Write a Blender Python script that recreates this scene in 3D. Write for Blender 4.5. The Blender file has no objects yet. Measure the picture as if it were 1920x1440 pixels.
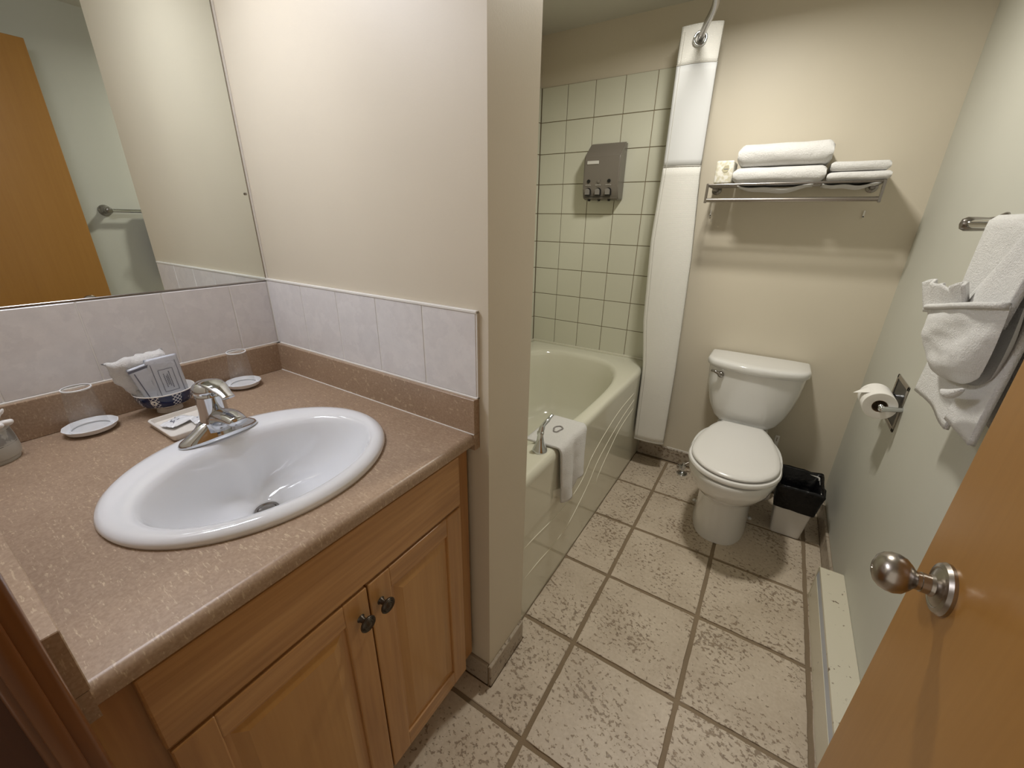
import bpy, bmesh, math, random
from mathutils import Vector, Matrix, noise
random.seed(7)
S = bpy.context.scene
COL = S.collection
PI = math.pi
sin, cos = math.sin, math.cos

# ------------------------------------------------------------------ camera, world, lights, exposure
CP = Vector((1.3307, -0.6892, 1.3487)); YAW, PIT, ROL, FPX = 0.5594, 0.3802, 0.0187, 767.6
fwd = Vector((-sin(YAW)*cos(PIT), cos(YAW)*cos(PIT), -sin(PIT)))
rt = Vector((cos(YAW), sin(YAW), 0)); up = rt.cross(fwd)
r2 = rt*cos(ROL)+up*sin(ROL); u2 = -rt*sin(ROL)+up*cos(ROL)
cam = bpy.data.cameras.new('camera'); cam.sensor_width = 36; cam.lens = FPX/1920*36; cam.clip_start = 0.005
co = bpy.data.objects.new('camera', cam); COL.objects.link(co)
co.matrix_world = Matrix(((r2.x, u2.x, -fwd.x, CP.x), (r2.y, u2.y, -fwd.y, CP.y), (r2.z, u2.z, -fwd.z, CP.z), (0, 0, 0, 1)))
S.camera = co
S.view_settings.view_transform = 'Standard'; S.view_settings.look = 'None'
S.view_settings.gamma = 1; S.view_settings.use_curve_mapping = False
S.view_settings.exposure = 0.12
w = bpy.data.worlds.new('world'); S.world = w; w.use_nodes = True
w.node_tree.nodes['Background'].inputs[0].default_value = (1.0, 0.90, 0.76, 1)
w.node_tree.nodes['Background'].inputs[1].default_value = 0.6

def area(name, loc, aim, sx, sy, power, col, shape='RECTANGLE'):
    l = bpy.data.lights.new(name, 'AREA'); l.shape = shape; l.size = sx; l.size_y = sy; l.energy = power; l.color = col
    o = bpy.data.objects.new(name, l); COL.objects.link(o); o.location = loc
    o.rotation_euler = (Vector(aim)-Vector(loc)).to_track_quat('-Z', 'Y').to_euler()
    return o
cl_ = area('ceiling_lamp_light', (1.04, 0.90, 2.222), (1.04, 0.90, 0), 0.15, 0.15, 13.0, (1.0, 0.965, 0.88), 'DISK'); cl_.data.spread = math.radians(168)
for ly in (-0.62, -0.48, -0.34):
    area('vanity_lamp_light', (0.175, ly, 2.04), (0.62, ly-.03, 1.25), 0.12, 0.12, 2.0, (0.94, 0.955, 1.06), 'DISK')

# ------------------------------------------------------------------ materials
def mat(name, col, rough=0.5, metal=0.0, **k):
    m = bpy.data.materials.new(name); m.use_nodes = True
    b = m.node_tree.nodes['Principled BSDF']
    b.inputs['Base Color'].default_value = (*col, 1); b.inputs['Roughness'].default_value = rough
    b.inputs['Metallic'].default_value = metal
    for a, v in k.items(): b.inputs[a].default_value = v
    return m
def nodes(m): return m.node_tree.nodes, m.node_tree.links, m.node_tree.nodes['Principled BSDF']
def coords(m, sc=(1, 1, 1), kind='Object'):
    n, l, b = nodes(m); t = n.new('ShaderNodeTexCoord'); mp = n.new('ShaderNodeMapping'); mp.inputs['Scale'].default_value = sc
    l.new(t.outputs[kind], mp.inputs[0]); return mp.outputs[0]
def worldc(m, sc=(1, 1, 1)):
    n, l, b = nodes(m); t = n.new('ShaderNodeNewGeometry'); mp = n.new('ShaderNodeMapping'); mp.inputs['Scale'].default_value = sc
    l.new(t.outputs['Position'], mp.inputs[0]); return mp.outputs[0]
def noi(m, vec, scale, det=3, rough=.5):
    n, l, b = nodes(m); t = n.new('ShaderNodeTexNoise'); t.inputs['Scale'].default_value = scale; t.inputs['Detail'].default_value = det
    t.inputs['Roughness'].default_value = rough; l.new(vec, t.inputs['Vector']); return t.outputs['Fac']
def ramp(m, fac, stops):
    n, l, b = nodes(m); r = n.new('ShaderNodeValToRGB'); e = r.color_ramp.elements
    while len(e) > 2: e.remove(e[-1])
    while len(e) < len(stops): e.new(.5)
    for i, (p, c) in enumerate(stops): e[i].position = p; e[i].color = (*c, 1) if len(c) == 3 else c
    l.new(fac, r.inputs[0]); return r.outputs[0]
def mix(m, fac, a, b_, typ='MIX'):
    n, l, b = nodes(m); x = n.new('ShaderNodeMix'); x.data_type = 'RGBA'; x.blend_type = typ
    if isinstance(fac, (int, float)): x.inputs[0].default_value = fac
    else: l.new(fac, x.inputs[0])
    for i, v in ((6, a), (7, b_)):
        if isinstance(v, tuple): x.inputs[i].default_value = (*v, 1)
        else: l.new(v, x.inputs[i])
    return x.outputs[2]
def base(m, c): n, l, b = nodes(m); l.new(c, b.inputs['Base Color'])
def bump(m, h, strength=.2, dist=.002):
    n, l, b = nodes(m); x = n.new('ShaderNodeBump'); x.inputs['Strength'].default_value = strength; x.inputs['Distance'].default_value = dist
    l.new(h, x.inputs['Height']); l.new(x.outputs[0], b.inputs['Normal']); return x
def plain_bumped(name, col, rough, scale, strength, dist, var=.04):
    m = mat(name, col, rough); v = worldc(m); f = noi(m, v, scale, 3)
    g = noi(m, v, 3, 2)
    base(m, ramp(m, g, [(0.3, tuple(c*(1-var) for c in col)), (.7, tuple(min(1, c*(1+var)) for c in col))]))
    bump(m, f, strength, dist); return m

M = {}
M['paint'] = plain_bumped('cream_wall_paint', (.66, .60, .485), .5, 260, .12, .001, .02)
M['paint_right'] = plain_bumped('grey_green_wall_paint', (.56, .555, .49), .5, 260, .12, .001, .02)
M['ceiling'] = plain_bumped('ceiling_paint', (.62, .60, .53), .8, 200, .1, .001, .02)
M['chrome'] = mat('chrome', (.64, .66, .69), .07, 1)
M['steel'] = mat('brushed_steel', (.40, .365, .33), .27, 1)
M['darksteel'] = mat('tarnished_chrome', (.33, .31, .29), .25, 1)
M['porcelain'] = mat('white_porcelain', (.87, .89, .92), .08, 0, **{'Coat Weight': .5})
M['toilet'] = mat('toilet_porcelain', (.78, .775, .76), .1, 0, **{'Coat Weight': .4})
M['seat'] = mat('toilet_seat_plastic', (.78, .765, .745), .25)
M['tub'] = mat('ivory_acrylic', (.70, .685, .565), .11, 0, **{'Coat Weight': .4})
M['tubline'] = mat('pale_relief_line', (.85, .82, .68), .2)
M['black'] = mat('black_plastic', (.004, .004, .004), .3)
M['bag'] = mat('black_bag', (.002, .002, .003), .33, 0, **{'Specular IOR Level': .35})
v = worldc(M['bag']); bump(M['bag'], noi(M['bag'], v, 45, 2), .5, .006)
M['binwhite'] = mat('white_bin_plastic', (.74, .72, .69), .4)
M['heater'] = mat('heater_enamel', (.66, .62, .50), .35)
m = M['heater']; v = worldc(m); f = noi(m, v, 70, 4); g = noi(m, v, 9, 2)
sp = ramp(m, f, [(.66, (0, 0, 0)), (.70, (1, 1, 1))]); gg = ramp(m, g, [(.45, (0, 0, 0)), (.6, (1, 1, 1))])
base(m, mix(m, mix(m, 1.0, sp, gg, 'MULTIPLY'), (.66, .62, .50), (.16, .11, .07)))
M['bluegrey'] = mat('galvanised_louvre', (.52, .57, .66), .35, .3)
M['grout'] = plain_bumped('brown_grout', (.26, .195, .125), .9, 300, .4, .002, .1)
M['whitegrout'] = mat('white_grout', (.78, .77, .74), .7)
M['wallgrout'] = mat('tan_wall_grout', (.25, .20, .125), .8)
M['walltile'] = mat('ivory_wall_tile', (.64, .635, .52), .12, 0, **{'Coat Weight': .3})
M['caulk'] = mat('white_caulk', (.82, .80, .76), .5)
M['mirror'] = mat('mirror_glass', (.80, .83, .79), .0, 1)
M['clear'] = mat('clear_plastic', (1, 1, 1), .04, 0, **{'Transmission Weight': 1.0, 'IOR': 1.2})
M['frost'] = mat('frosted_white_plastic', (.88, .90, .92), .3, 0)
M['dispenser'] = mat('dark_grey_plastic', (.17, .15, .125), .28)
M['knobdark'] = mat('antique_bronze', (.09, .075, .06), .38, .8)
M['lamp'] = mat('lamp_glass', (1, .95, .88), .4); n, l, b = nodes(M['lamp']); b.inputs['Emission Color'].default_value = (1, .93, .84, 1); b.inputs['Emission Strength'].default_value = 3
M['paper'] = plain_bumped('toilet_paper', (.82, .80, .77), .9, 500, .2, .001, .01)
M['cardboard'] = mat('cardboard', (.33, .23, .15), .9)
M['packet'] = mat('grey_sachet', (.60, .63, .70), .35)
v = worldc(M['packet']); bump(M['packet'], noi(M['packet'], v, 70, 2), .5, .003)
M['ink'] = mat('grey_ink', (.15, .16, .21), .6)
M['navy'] = mat('navy_glaze', (.010, .016, .06), .15)
M['glaze'] = mat('white_glaze', (.80, .78, .74), .15)
M['cotton'] = mat('cotton', (.85, .83, .80), .9)

# towels: terry
def terry(name, col):
    m = mat(name, col, .95, 0, **{'Sheen Weight': .25}); v = worldc(m)
    f = noi(m, v, 300, 3, .75); g = noi(m, v, 45, 3)
    bump(m, mix(m, .45, f, g), .9, .009); return m
M['towel'] = terry('white_terry', (.86, .85, .835))
def woven(name, col, sc):
    m = mat(name, col, .8); n, l, b = nodes(m)
    t = n.new('ShaderNodeTexCoord'); hs = []
    for d in ('Z', 'X'):
        wv = n.new('ShaderNodeTexWave'); wv.bands_direction = d; wv.inputs['Scale'].default_value = sc
        g = n.new('ShaderNodeNewGeometry'); l.new(g.outputs['Position'], wv.inputs['Vector']); hs.append(wv.outputs['Fac'])
    bump(m, mix(m, 1.0, hs[0], hs[1], 'MULTIPLY'), .45, .002); return m
M['waffle'] = woven('waffle_curtain', (.80, .79, .75), 60)
M['sheer'] = mat('smooth_curtain_fabric', (.72, .73, .74), .6, 0, **{'Transmission Weight': .0})
M['stitch'] = mat('stitching', (.55, .53, .48), .9)

# woods
def wood(name, dark, mid, light, axis, rough=.32, grain=14, coat=.25):
    m = mat(name, mid, rough, 0, **{'Coat Weight': coat, 'Coat Roughness': .2})
    sc = [grain, grain, grain]; sc[axis] = grain*.09
    v = worldc(m, tuple(sc)); f = noi(m, v, 1.6, 5, .6)
    c = ramp(m, f, [(.25, dark), (.5, mid), (.75, light)])
    sc2 = [90, 90, 90]; sc2[axis] = 4
    g = noi(m, worldc(m, tuple(sc2)), 1.2, 3)
    c2 = mix(m, .35, c, ramp(m, g, [(.3, dark), (.7, light)]))
    base(m, c2); bump(m, g, .06, .001); return m
M['maple_h'] = wood('maple_horizontal', (.30, .145, .055), (.50, .265, .098), (.62, .36, .150), 1, .33)
M['maple_v'] = wood('maple_vertical', (.36, .175, .060), (.50, .26, .090), (.57, .325, .125), 2, .33)
M['maple_panel'] = wood('maple_panel', (.44, .225, .072), (.51, .275, .090), (.56, .315, .110), 2, .33, 8)
M['doorwood'] = wood('amber_door_veneer', (.335, .155, .032), (.37, .175, .037), (.40, .195, .045), 2, .36, 5, .2)
M['casing'] = wood('stained_casing', (.10, .032, .010), (.16, .055, .016), (.22, .085, .026), 2, .3)
M['jamb'] = wood('dark_jamb', (.055, .014, .005), (.075, .020, .006), (.10, .030, .010), 2, .35)

# laminate counter
m = M['laminate'] = mat('tan_laminate', (.36, .25, .165), .36); v = worldc(m)
f = noi(m, v, 6, 3); c = ramp(m, f, [(.3, (.345, .240, .162)), (.7, (.425, .305, .212))])
g = noi(m, v, 240, 2); c = mix(m, .35, c, ramp(m, g, [(.35, (.25, .165, .105)), (.65, (.46, .34, .235))]))
n, l, b = nodes(m)
fib = None
for k, (rz, s1) in enumerate(((.3, 1), (1.5, 1.1), (2.5, .9))):
    t = n.new('ShaderNodeNewGeometry'); mp = n.new('ShaderNodeMapping'); mp.inputs['Rotation'].default_value = (0, 0, rz)
    mp.inputs['Scale'].default_value = (62*s1, 300*s1, 80); l.new(t.outputs['Position'], mp.inputs[0])
    h = ramp(m, noi(m, mp.outputs[0], 1, 2), [(.66, (0, 0, 0)), (.70, (1, 1, 1))])
    fib = h if fib is None else mix(m, 1, fib, h, 'ADD')
c = mix(m, mix(m, 1, fib, (.40, .40, .40), 'MULTIPLY'), c, (.68, .55, .38))
base(m, c); bump(m, g, .05, .001)

# marble-look splash tile
m = M['marble'] = mat('grey_marble_tile', (.62, .60, .60), .16); v = worldc(m)
f = noi(m, v, 9, 6, .62); g = noi(m, v, 28, 5, .7)
c = ramp(m, f, [(.28, (.68, .67, .68)), (.48, (.78, .765, .77)), (.52, (.71, .695, .705)), (.75, (.80, .79, .79))])
base(m, mix(m, .35, c, ramp(m, g, [(.3, (.66, .645, .655)), (.7, (.82, .80, .80))])))

# floor tile: pitted travertine look
def travertine(name, k):
    m = mat(name, (.5, .41, .32), .42); v = worldc(m)
    n, l, b = nodes(m)
    f = noi(m, v, 7, 4); c = ramp(m, f, [(.3, tuple(k*x for x in (.50, .415, .315))), (.7, tuple(k*x for x in (.65, .56, .445)))])
    fine = noi(m, v, 90, 3); c = mix(m, .3, c, ramp(m, fine, [(.3, (.43*k, .34*k, .25*k)), (.7, (.66*k, .58*k, .48*k))]))
    wv = n.new('ShaderNodeNewGeometry'); mp = n.new('ShaderNodeMapping'); mp.inputs['Scale'].default_value = (52, 64, 50); mp.inputs['Rotation'].default_value = (0, 0, .5)
    l.new(wv.outputs['Position'], mp.inputs[0])
    p = noi(m, mp.outputs[0], 1.25, 4, .66)
    dens = noi(m, v, 6, 2)
    add = n.new('ShaderNodeMath'); add.operation = 'MULTIPLY_ADD'; l.new(dens, add.inputs[0]); add.inputs[1].default_value = .34; l.new(p, add.inputs[2])
    pits = ramp(m, add.outputs[0], [(.742, (0, 0, 0)), (.785, (1, 1, 1))])
    pitc = ramp(m, noi(m, v, 55, 2), [(.3, (.13*k, .08*k, .045*k)), (.7, (.26*k, .18*k, .11*k))])
    fac = mix(m, 1, pits, (.72, .72, .72), 'MULTIPLY')
    base(m, mix(m, fac, c, pitc))
    inv = n.new('ShaderNodeInvert'); l.new(pits, inv.inputs[1]); bump(m, inv.outputs[0], .5, .002)
    return m
M['floortile'] = travertine('pitted_stone_floor_tile', 1.0)
M['basetile'] = travertine('pitted_stone_skirting_tile', .72)

# ------------------------------------------------------------------ mesh helpers
def link(name, bm, m, parent=None, smooth=None, loc=None):
    me = bpy.data.meshes.new(name); bmesh.ops.recalc_face_normals(bm, faces=bm.faces[:]); bm.to_mesh(me); bm.free()
    for x in (m if isinstance(m, (list, tuple)) else [m]): me.materials.append(x)
    o = bpy.data.objects.new(name, me); COL.objects.link(o)
    if smooth is not None:
        for p in me.polygons: p.use_smooth = True
        if smooth > 0: me.set_sharp_from_angle(angle=math.radians(smooth))
    if parent: o.parent = parent
    if loc: o.location = loc
    return o
def tag(o, label, cat, group=None):
    o['label'] = label; o['category'] = cat
    if group: o['group'] = group
    return o
def struct(o): o['kind'] = 'structure'; return o
def thing(name, label, cat, loc, group=None, rz=0):
    o = bpy.data.objects.new(name, None); COL.objects.link(o); o.location = loc; o.rotation_euler = (0, 0, rz); o.empty_display_size = .05
    o['_o'] = 1; del o['_o']
    return tag(o, label, cat, group)
class P:
    """part builder in world space; parented objects keep local coordinates relative to an unrotated thing"""
def loc_of(p):
    v = Vector((0, 0, 0))
    while p: v += p.location; p = p.parent
    return v
def shift(bm, parent):
    if parent: bmesh.ops.translate(bm, verts=bm.verts[:], vec=-loc_of(parent))
def W(name, bm, m, parent=None, smooth=None):       # world-space bmesh -> object
    shift(bm, parent); return link(name, bm, m, parent, smooth)
def box(bm, x0, x1, y0, y1, z0, z1, bev=0, seg=1):
    vs = [bm.verts.new((x, y, z)) for x in (x0, x1) for y in (y0, y1) for z in (z0, z1)]
    fs = [bm.faces.new([vs[i] for i in f]) for f in ((0, 1, 3, 2), (4, 6, 7, 5), (0, 4, 5, 1), (2, 3, 7, 6), (0, 2, 6, 4), (1, 5, 7, 3))]
    if bev: bmesh.ops.bevel(bm, geom=list({e for f in fs for e in f.edges}), offset=bev, segments=seg, affect='EDGES', profile=.5)
    return bm
def B(*a, **k): return box(bmesh.new(), *a, **k)
def rings(bm, rs, cap0=True, cap1=True, closed=True):
    L = [[bm.verts.new(p) for p in r] for r in rs]
    n = len(L[0])
    for a, b in zip(L, L[1:]):
        for i in range(n if closed else n-1):
            j = (i+1) % n; bm.faces.new((a[i], a[j], b[j], b[i]))
    if cap0: bm.faces.new(L[0][::-1])
    if cap1: bm.faces.new(L[-1])
    return L
def frame(d):
    d = d.normalized(); a = Vector((0, 0, 1)) if abs(d.z) < .9 else Vector((1, 0, 0))
    x = d.cross(a).normalized(); return x, x.cross(d).normalized()
def lathe(bm, c, axis, prof, n=32, cap0=True, cap1=True):
    c = Vector(c); d = Vector(axis).normalized(); x, y = frame(d)
    return rings(bm, [[c+d*h+(x*cos(t)+y*sin(t))*r for t in [2*PI*i/n for i in range(n)]] for r, h in prof], cap0, cap1)
def tube(bm, pts, r, n=12, cap=True, flat=None):
    pts = [Vector(p) for p in pts]; rs = []; x = None
    for i, p in enumerate(pts):
        d = (pts[min(i+1, len(pts)-1)]-pts[max(i-1, 0)]).normalized()
        if x is None: x, y = frame(d)
        else:
            x = (x-d*x.dot(d)).normalized(); y = x.cross(d).normalized()
        q = r[i] if isinstance(r, (list, tuple)) else r
        rs.append([p+(x*cos(t)+y*sin(t))*q for t in [2*PI*k/n for k in range(n)]])
    return rings(bm, rs, cap, cap)
def sph(bm, c, r, sc=(1, 1, 1), u=16, v=10):
    mt = Matrix.Translation(c) @ Matrix.Diagonal((*sc, 1))
    bmesh.ops.create_uvsphere(bm, u_segments=u, v_segments=v, radius=r, matrix=mt)
def smoothpts(pts, k=6):
    pts = [Vector(p) for p in pts]; out = []
    for i in range(len(pts)-1):
        p0 = pts[max(i-1, 0)]; p1 = pts[i]; p2 = pts[i+1]; p3 = pts[min(i+2, len(pts)-1)]
        for j in range(k):
            t = j/k; out.append(.5*((2*p1)+(p2-p0)*t+(2*p0-5*p1+4*p2-p3)*t*t+(3*p1-p0-3*p2+p3)*t**3))
    return out+[pts[-1]]
def prism(bm, poly, z0, z1, bev=0):
    a = [bm.verts.new((x, y, z0)) for x, y in poly]; b = [bm.verts.new((x, y, z1)) for x, y in poly]
    n = len(poly)
    for i in range(n): bm.faces.new((a[i], a[(i+1) % n], b[(i+1) % n], b[i]))
    bm.faces.new(a[::-1]); t = bm.faces.new(b)
    if bev: bmesh.ops.bevel(bm, geom=list(t.edges), offset=bev, segments=2, affect='EDGES')
    return bm
def selip(cx, cy, a, b, e, n, z):
    r = []
    for i in range(n):
        t = 2*PI*i/n; c, s = cos(t), sin(t)
        r.append((cx+a*math.copysign(abs(c)**(2/e), c), cy+b*math.copysign(abs(s)**(2/e), s), z))
    return r
def grid(bm, nu, nv, f, closed_u=False):
    V = [[bm.verts.new(f(i/(nu-1) if not closed_u else i/nu, j/(nv-1))) for i in range(nu)] for j in range(nv)]
    for j in range(nv-1):
        for i in range(nu if closed_u else nu-1):
            k = (i+1) % nu; bm.faces.new((V[j][i], V[j][k], V[j+1][k], V[j+1][i]))
    return bm
def solid(o, th, off=0, bevel=0):
    s = o.modifiers.new('thickness', 'SOLIDIFY'); s.thickness = th; s.offset = off
    if bevel:
        b = o.modifiers.new('sub', 'SUBSURF'); b.levels = b.render_levels = bevel
    return o
def jitter(bm, amp, fr, seed=0):
    for v in bm.verts:
        q = v.co*fr+Vector((seed, seed*2, 0)); v.co += Vector((noise.noise(q), noise.noise(q+Vector((9, 0, 0))), noise.noise(q+Vector((0, 9, 0)))))*amp

# ------------------------------------------------------------------ key dimensions (from camera calibration)
XP, TP, D, WR, HZ = .8375, .185, 1.659, 1.762, 2.256
YN = -.705; HC = .8814; XC = .8105; HS = .969; HT = 1.168; TS = .3422; TX, TY = 1.0024, -.0763
ZR = .604; XA = .807; XL = .017; WT = .1561

# ------------------------------------------------------------------ room shell
floor = struct(W('floor', B(-.1, 1.9, -1.9, 1.8, -.1, -.004), M['grout']))
ceiling = struct(W('ceiling', B(-.1, 1.9, -1.9, 1.8, HZ, HZ+.1), M['ceiling']))
wall_left = struct(W('wall_left', B(-.1, 0, -.82, 1.8, 0, HZ), M['paint']))
wall_back = struct(W('wall_back', B(0, 1.9, D, D+.1, 0, HZ), M['paint']))
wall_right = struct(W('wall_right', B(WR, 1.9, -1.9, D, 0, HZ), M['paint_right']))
wp = B(0, XP, 0, TP, 0, HZ)
wall_partition = struct(W('wall_partition', wp, M['paint']))
bm = bmesh.new(); box(bm, 0, .85, -.83, YN-.0, 0, HZ); box(bm, .85, WR, -.83, YN-.025, 2.06, HZ)
wall_front = struct(W('wall_front', bm, M['paint']))
alc = struct(W('wall_alcove', B(0, XL, TP, D, 0, HZ), M['paint']))
# metal corner bead highlight on partition is just the painted edge

# floor tiles
g = .0076
def ftile(x0, x1, y0, y1):
    random_z = random.uniform(-.0006, .0006)
    bm = bmesh.new()
    n = 9; P_ = []
    # slightly irregular edges
    def side(a, b):
        for i in range(n):
            t = i/n; x = a[0]+(b[0]-a[0])*t; y = a[1]+(b[1]-a[1])*t
            P_.append((x+random.uniform(-.0011, .0011), y+random.uniform(-.0011, .0011)))
    c = [(x0, y0), (x1, y0), (x1, y1), (x0, y1)]
    for i in range(4): side(c[i], c[(i+1) % 4])
    prism(bm, P_, -.004, .0+random_z, .0016)
    return link('tile', bm, M['floortile'], floor)
for i in range(-1, 3):
    for j in range(-4, 6):
        x0 = TX+i*TS+g; x1 = TX+(i+1)*TS-g; y0 = TY+j*TS+g; y1 = TY+(j+1)*TS-g
        x1 = min(x1, WR-.012); y1 = min(y1, D-.012)
        if y1-y0 < .02 or x1 - x0 < .02: continue
        if i == -1:
            if j < 0: x0 = max(x0, .735)
            elif j > 0: x0 = XA+.004
            else:
                bm = bmesh.new()
                prism(bm, [(.735, y0), (x1, y0), (x1, y1), (XA+.004, y1), (XA+.004, TP+.004), (XP+.014, TP+.004), (XP+.014, -.014), (.735, -.014)], -.004, 0, .0016)
                link('tile', bm, M['floortile'], floor); continue
        ftile(x0, x1, y0, y1)

# skirting tiles
BH = .084
def skirt(name, runs):
    bm = bmesh.new()
    for (a, b, const, axis, sgn) in runs:
        q = sorted((const, const+sgn*.004))
        if axis == 'x': box(bm, a, b, q[0], q[1], 0, BH)
        else: box(bm, q[0], q[1], a, b, 0, BH)
    o = struct(W(name, bm, M['grout']))
    for (a, b, const, axis, sgn) in runs:
        k = a
        while k < b-.02:
            e = min(k+TS, b); q = sorted((const, const+sgn*.011))
            if axis == 'x': W('tile', B(k+.002, e-.002, q[0], q[1], .001, BH+.001, bev=.002), M['basetile'], o)
            else: W('tile', B(q[0], q[1], k+.002, e-.002, .001, BH+.001, bev=.002), M['basetile'], o)
            k = e
    return o
skirt('baseboard_back', [(XA+.004, WR-.012, D, 'x', -1)])
skirt('baseboard_right', [(.92, D-.012, WR, 'y', -1)])
skirt('baseboard_partition', [(-.011, TP-.002, XP, 'y', 1), (.745, XP+.0, 0, 'x', -1)])
W('caulk_line', B(.98, WR, D-.003, D, BH+.001, BH+.006), M['caulk'], wall_back)

# wall tiles in the bath alcove
ZTOP = ZR+9.08*WT
gb = B(XL, XA+.068, D-.004, D, ZR+.012, ZTOP); W('grout_bed', gb, M['wallgrout'], wall_back)
gb = B(XL, XL+.004, TP, D-.008, ZR+.012, ZTOP); W('grout_bed', gb, M['wallgrout'], alc)
rows = []
z = ZR+.004
for r in range(9): rows.append((z, z+WT)); z += WT
rows[-1] = (rows[-1][0], ZTOP)
me_cache = {}
def wtile(parent, x0, x1, y0, y1, z0, z1):
    bm = B(x0, x1, y0, y1, z0, z1, bev=.0012); return W('tile', bm, M['walltile'], parent)
for (z0, z1) in rows:
    for c in range(6):
        x0 = XL+.009+c*WT; x1 = x0+WT
        x1 = min(x1, XA+.068)
        wtile(wall_back, x0+.0017, x1-.0017, D-.008, D-.001, z0+.0017, z1-.0017)
    for c in range(9):
        y1 = D-.010-c*WT; y0 = max(y1-WT, TP+.003)
        wtile(alc, XL+.001, XL+.008, y0+.0017, y1-.0017, z0+.0017, z1-.0017)

# splash tiles (mirror wall + partition)
Z0, Z1 = HS+.004, HT-.003
W('grout_bed', B(0, .813, -.0068, 0, HS, HT), M['whitegrout'], wall_partition)
xs = [.010, .181, .341, .4975, .656, .811]
for a, b in zip(xs, xs[1:]): W('tile', B(a+.0012, b-.0012, -.008, -.001, Z0, Z1, bev=.0012), M['marble'], wall_partition)
W('tile_edge_strip', B(.0, .813, -.0095, 0, Z1, HT+.003, bev=.001), M['caulk'], wall_partition)
W('caulk_line', B(.02, .813, -.0105, 0, HS-.001, HS+.0035, bev=.001), M['caulk'], wall_partition)
W('grout_bed', B(0, .0068, YN, 0, HS, 1.161), M['whitegrout'], wall_left)
ys = [-.009, -.116, -.276, -.436, -.596, YN+.002]
for a, b in zip(ys, ys[1:]): W('tile', B(.001, .008, b+.0012, a-.0012, Z0, 1.1605, bev=.0012), M['marble'], wall_left)
W('caulk_line', B(0, .0105, YN, -.01, HS-.001, HS+.0035, bev=.001), M['caulk'], wall_left)

# door casing and jamb beside the vanity
bm = bmesh.new()
box(bm, .8145, .872, -.7285, -.6975, 0, 2.07, bev=.004, seg=3)
box(bm, .835, .878, -.7225, -.709, 0, 2.07, bev=.003, seg=2)
trim_1 = struct(W('trim_1', bm, M['casing'], None, 40))
struct(W('trim_2', B(.83, .868, -.90, -.722, 0, 2.06), M['jamb']))
W('casing_head', B(.872, WR, -.7285, -.6975, 2.05, 2.11, bev=.003), M['casing'], trim_1)

# ------------------------------------------------------------------ door (open, along right wall)
XD, YD = 1.591, .0116
door = struct(W('door_1', B(XD, XD+.035, YD-.762, YD, .012, 2.03, bev=.0015), M['doorwood']))
ky, kz = -.073, .928
bm = bmesh.new(); lathe(bm, (XD, ky, kz), (-1, 0, 0), [(.033, 0), (.0335, .004), (.031, .008), (.026, .0095), (.0245, .0085), (.022, .010), (.014, .0125), (.013, .016)], 40); W('rosette', bm, M['steel'], door, 35)
bm = bmesh.new(); lathe(bm, (XD, ky, kz), (-1, 0, 0), [(.0125, .012), (.0125, .024), (.0115, .0245), (.0115, .028), (.012, .030), (.017, .034), (.0232, .0405), (.0258, .048), (.0256, .055), (.023, .062), (.018, .0675), (.010, .071), (.003, .0718), (.0025, .0705)], 40); W('knob', bm, M['steel'], door, 60)
bm = bmesh.new(); lathe(bm, (XD+.035, ky, kz), (1, 0, 0), [(.033, 0), (.031, .007), (.013, .009), (.0115, .034), (.024, .05), (.026, .062), (.018, .08), (.004, .086)], 32); W('knob', bm, M['steel'], door, 60)
for hz in (.25, 1.0, 1.8):
    bm = bmesh.new(); lathe(bm, (XD-.004, YD-.766, hz-.045), (0, 0, 1), [(.006, 0), (.006, .09)], 12); W('hinge', bm, M['steel'], door, 40)

# ------------------------------------------------------------------ mirror
mir = thing('mirror', 'large frameless rectangular mirror on the left wall above the basin splash tiles', 'mirror', (0, -.35, 1.16))
W('glass', B(.0, .0045, YN+.004, -.008, 1.166, 2.0), M['mirror'], mir)
bm = bmesh.new(); box(bm, 0, .0065, YN+.004, -.006, 1.1615, 1.1665, bev=.001); W('bottom_channel', bm, M['darksteel'], mir)
W('edge_trim', B(0, .0055, -.008, -.0055, 1.166, 2.0), M['steel'], mir)
W('edge_trim', B(0, .006, -.0055, -.0005, 1.166, 2.0), M['caulk'], mir)
bm = bmesh.new(); lathe(bm, (.0045, -.0165, 1.405), (1, 0, 0), [(.0035, 0), (.0035, .003), (.002, .004)], 14); W('clip', bm, M['darksteel'], mir, 40)

# ------------------------------------------------------------------ vanity cabinet
van = thing('vanity_cabinet', 'honey maple vanity cabinet with two panelled doors under the tan countertop', 'cabinet', (.40, -.35, 0))
XB = .775
bm = bmesh.new()
rings(bm, [[(x, y, .11) for x, y in ((.012, -.700), (XB, -.700), (XB, -.012), (.012, -.012))], [(x, y, .848) for x, y in ((.012, -.700), (XB, -.700), (XB, -.012), (.012, -.012))],
           [(x, y, .848) for x, y in ((.030, -.682), (XB-.018, -.682), (XB-.018, -.030), (.030, -.030))], [(x, y, .13) for x, y in ((.030, -.682), (XB-.018, -.682), (XB-.018, -.030), (.030, -.030))]])
W('body', bm, M['maple_v'], van)
W('toe_kick', B(.012, .70, -.700, -.012, .001, .109), M['maple_v'], van)
XF = XB+.004
W('face_stile', B(XB+.0002, XF, -.700, -.655, .11, .845), M['maple_v'], van); W('face_stile', B(XB+.0002, XF, -.058, -.012, .11, .845), M['maple_v'], van)
W('face_rail', B(XB+.0002, XF, -.655, -.058, .70, .845), M['maple_h'], van)
XO = .799
W('false_drawer_front', B(XF, XO, -.657, -.064, .708, .842, bev=.003, seg=2), M['maple_h'], van)
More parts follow.
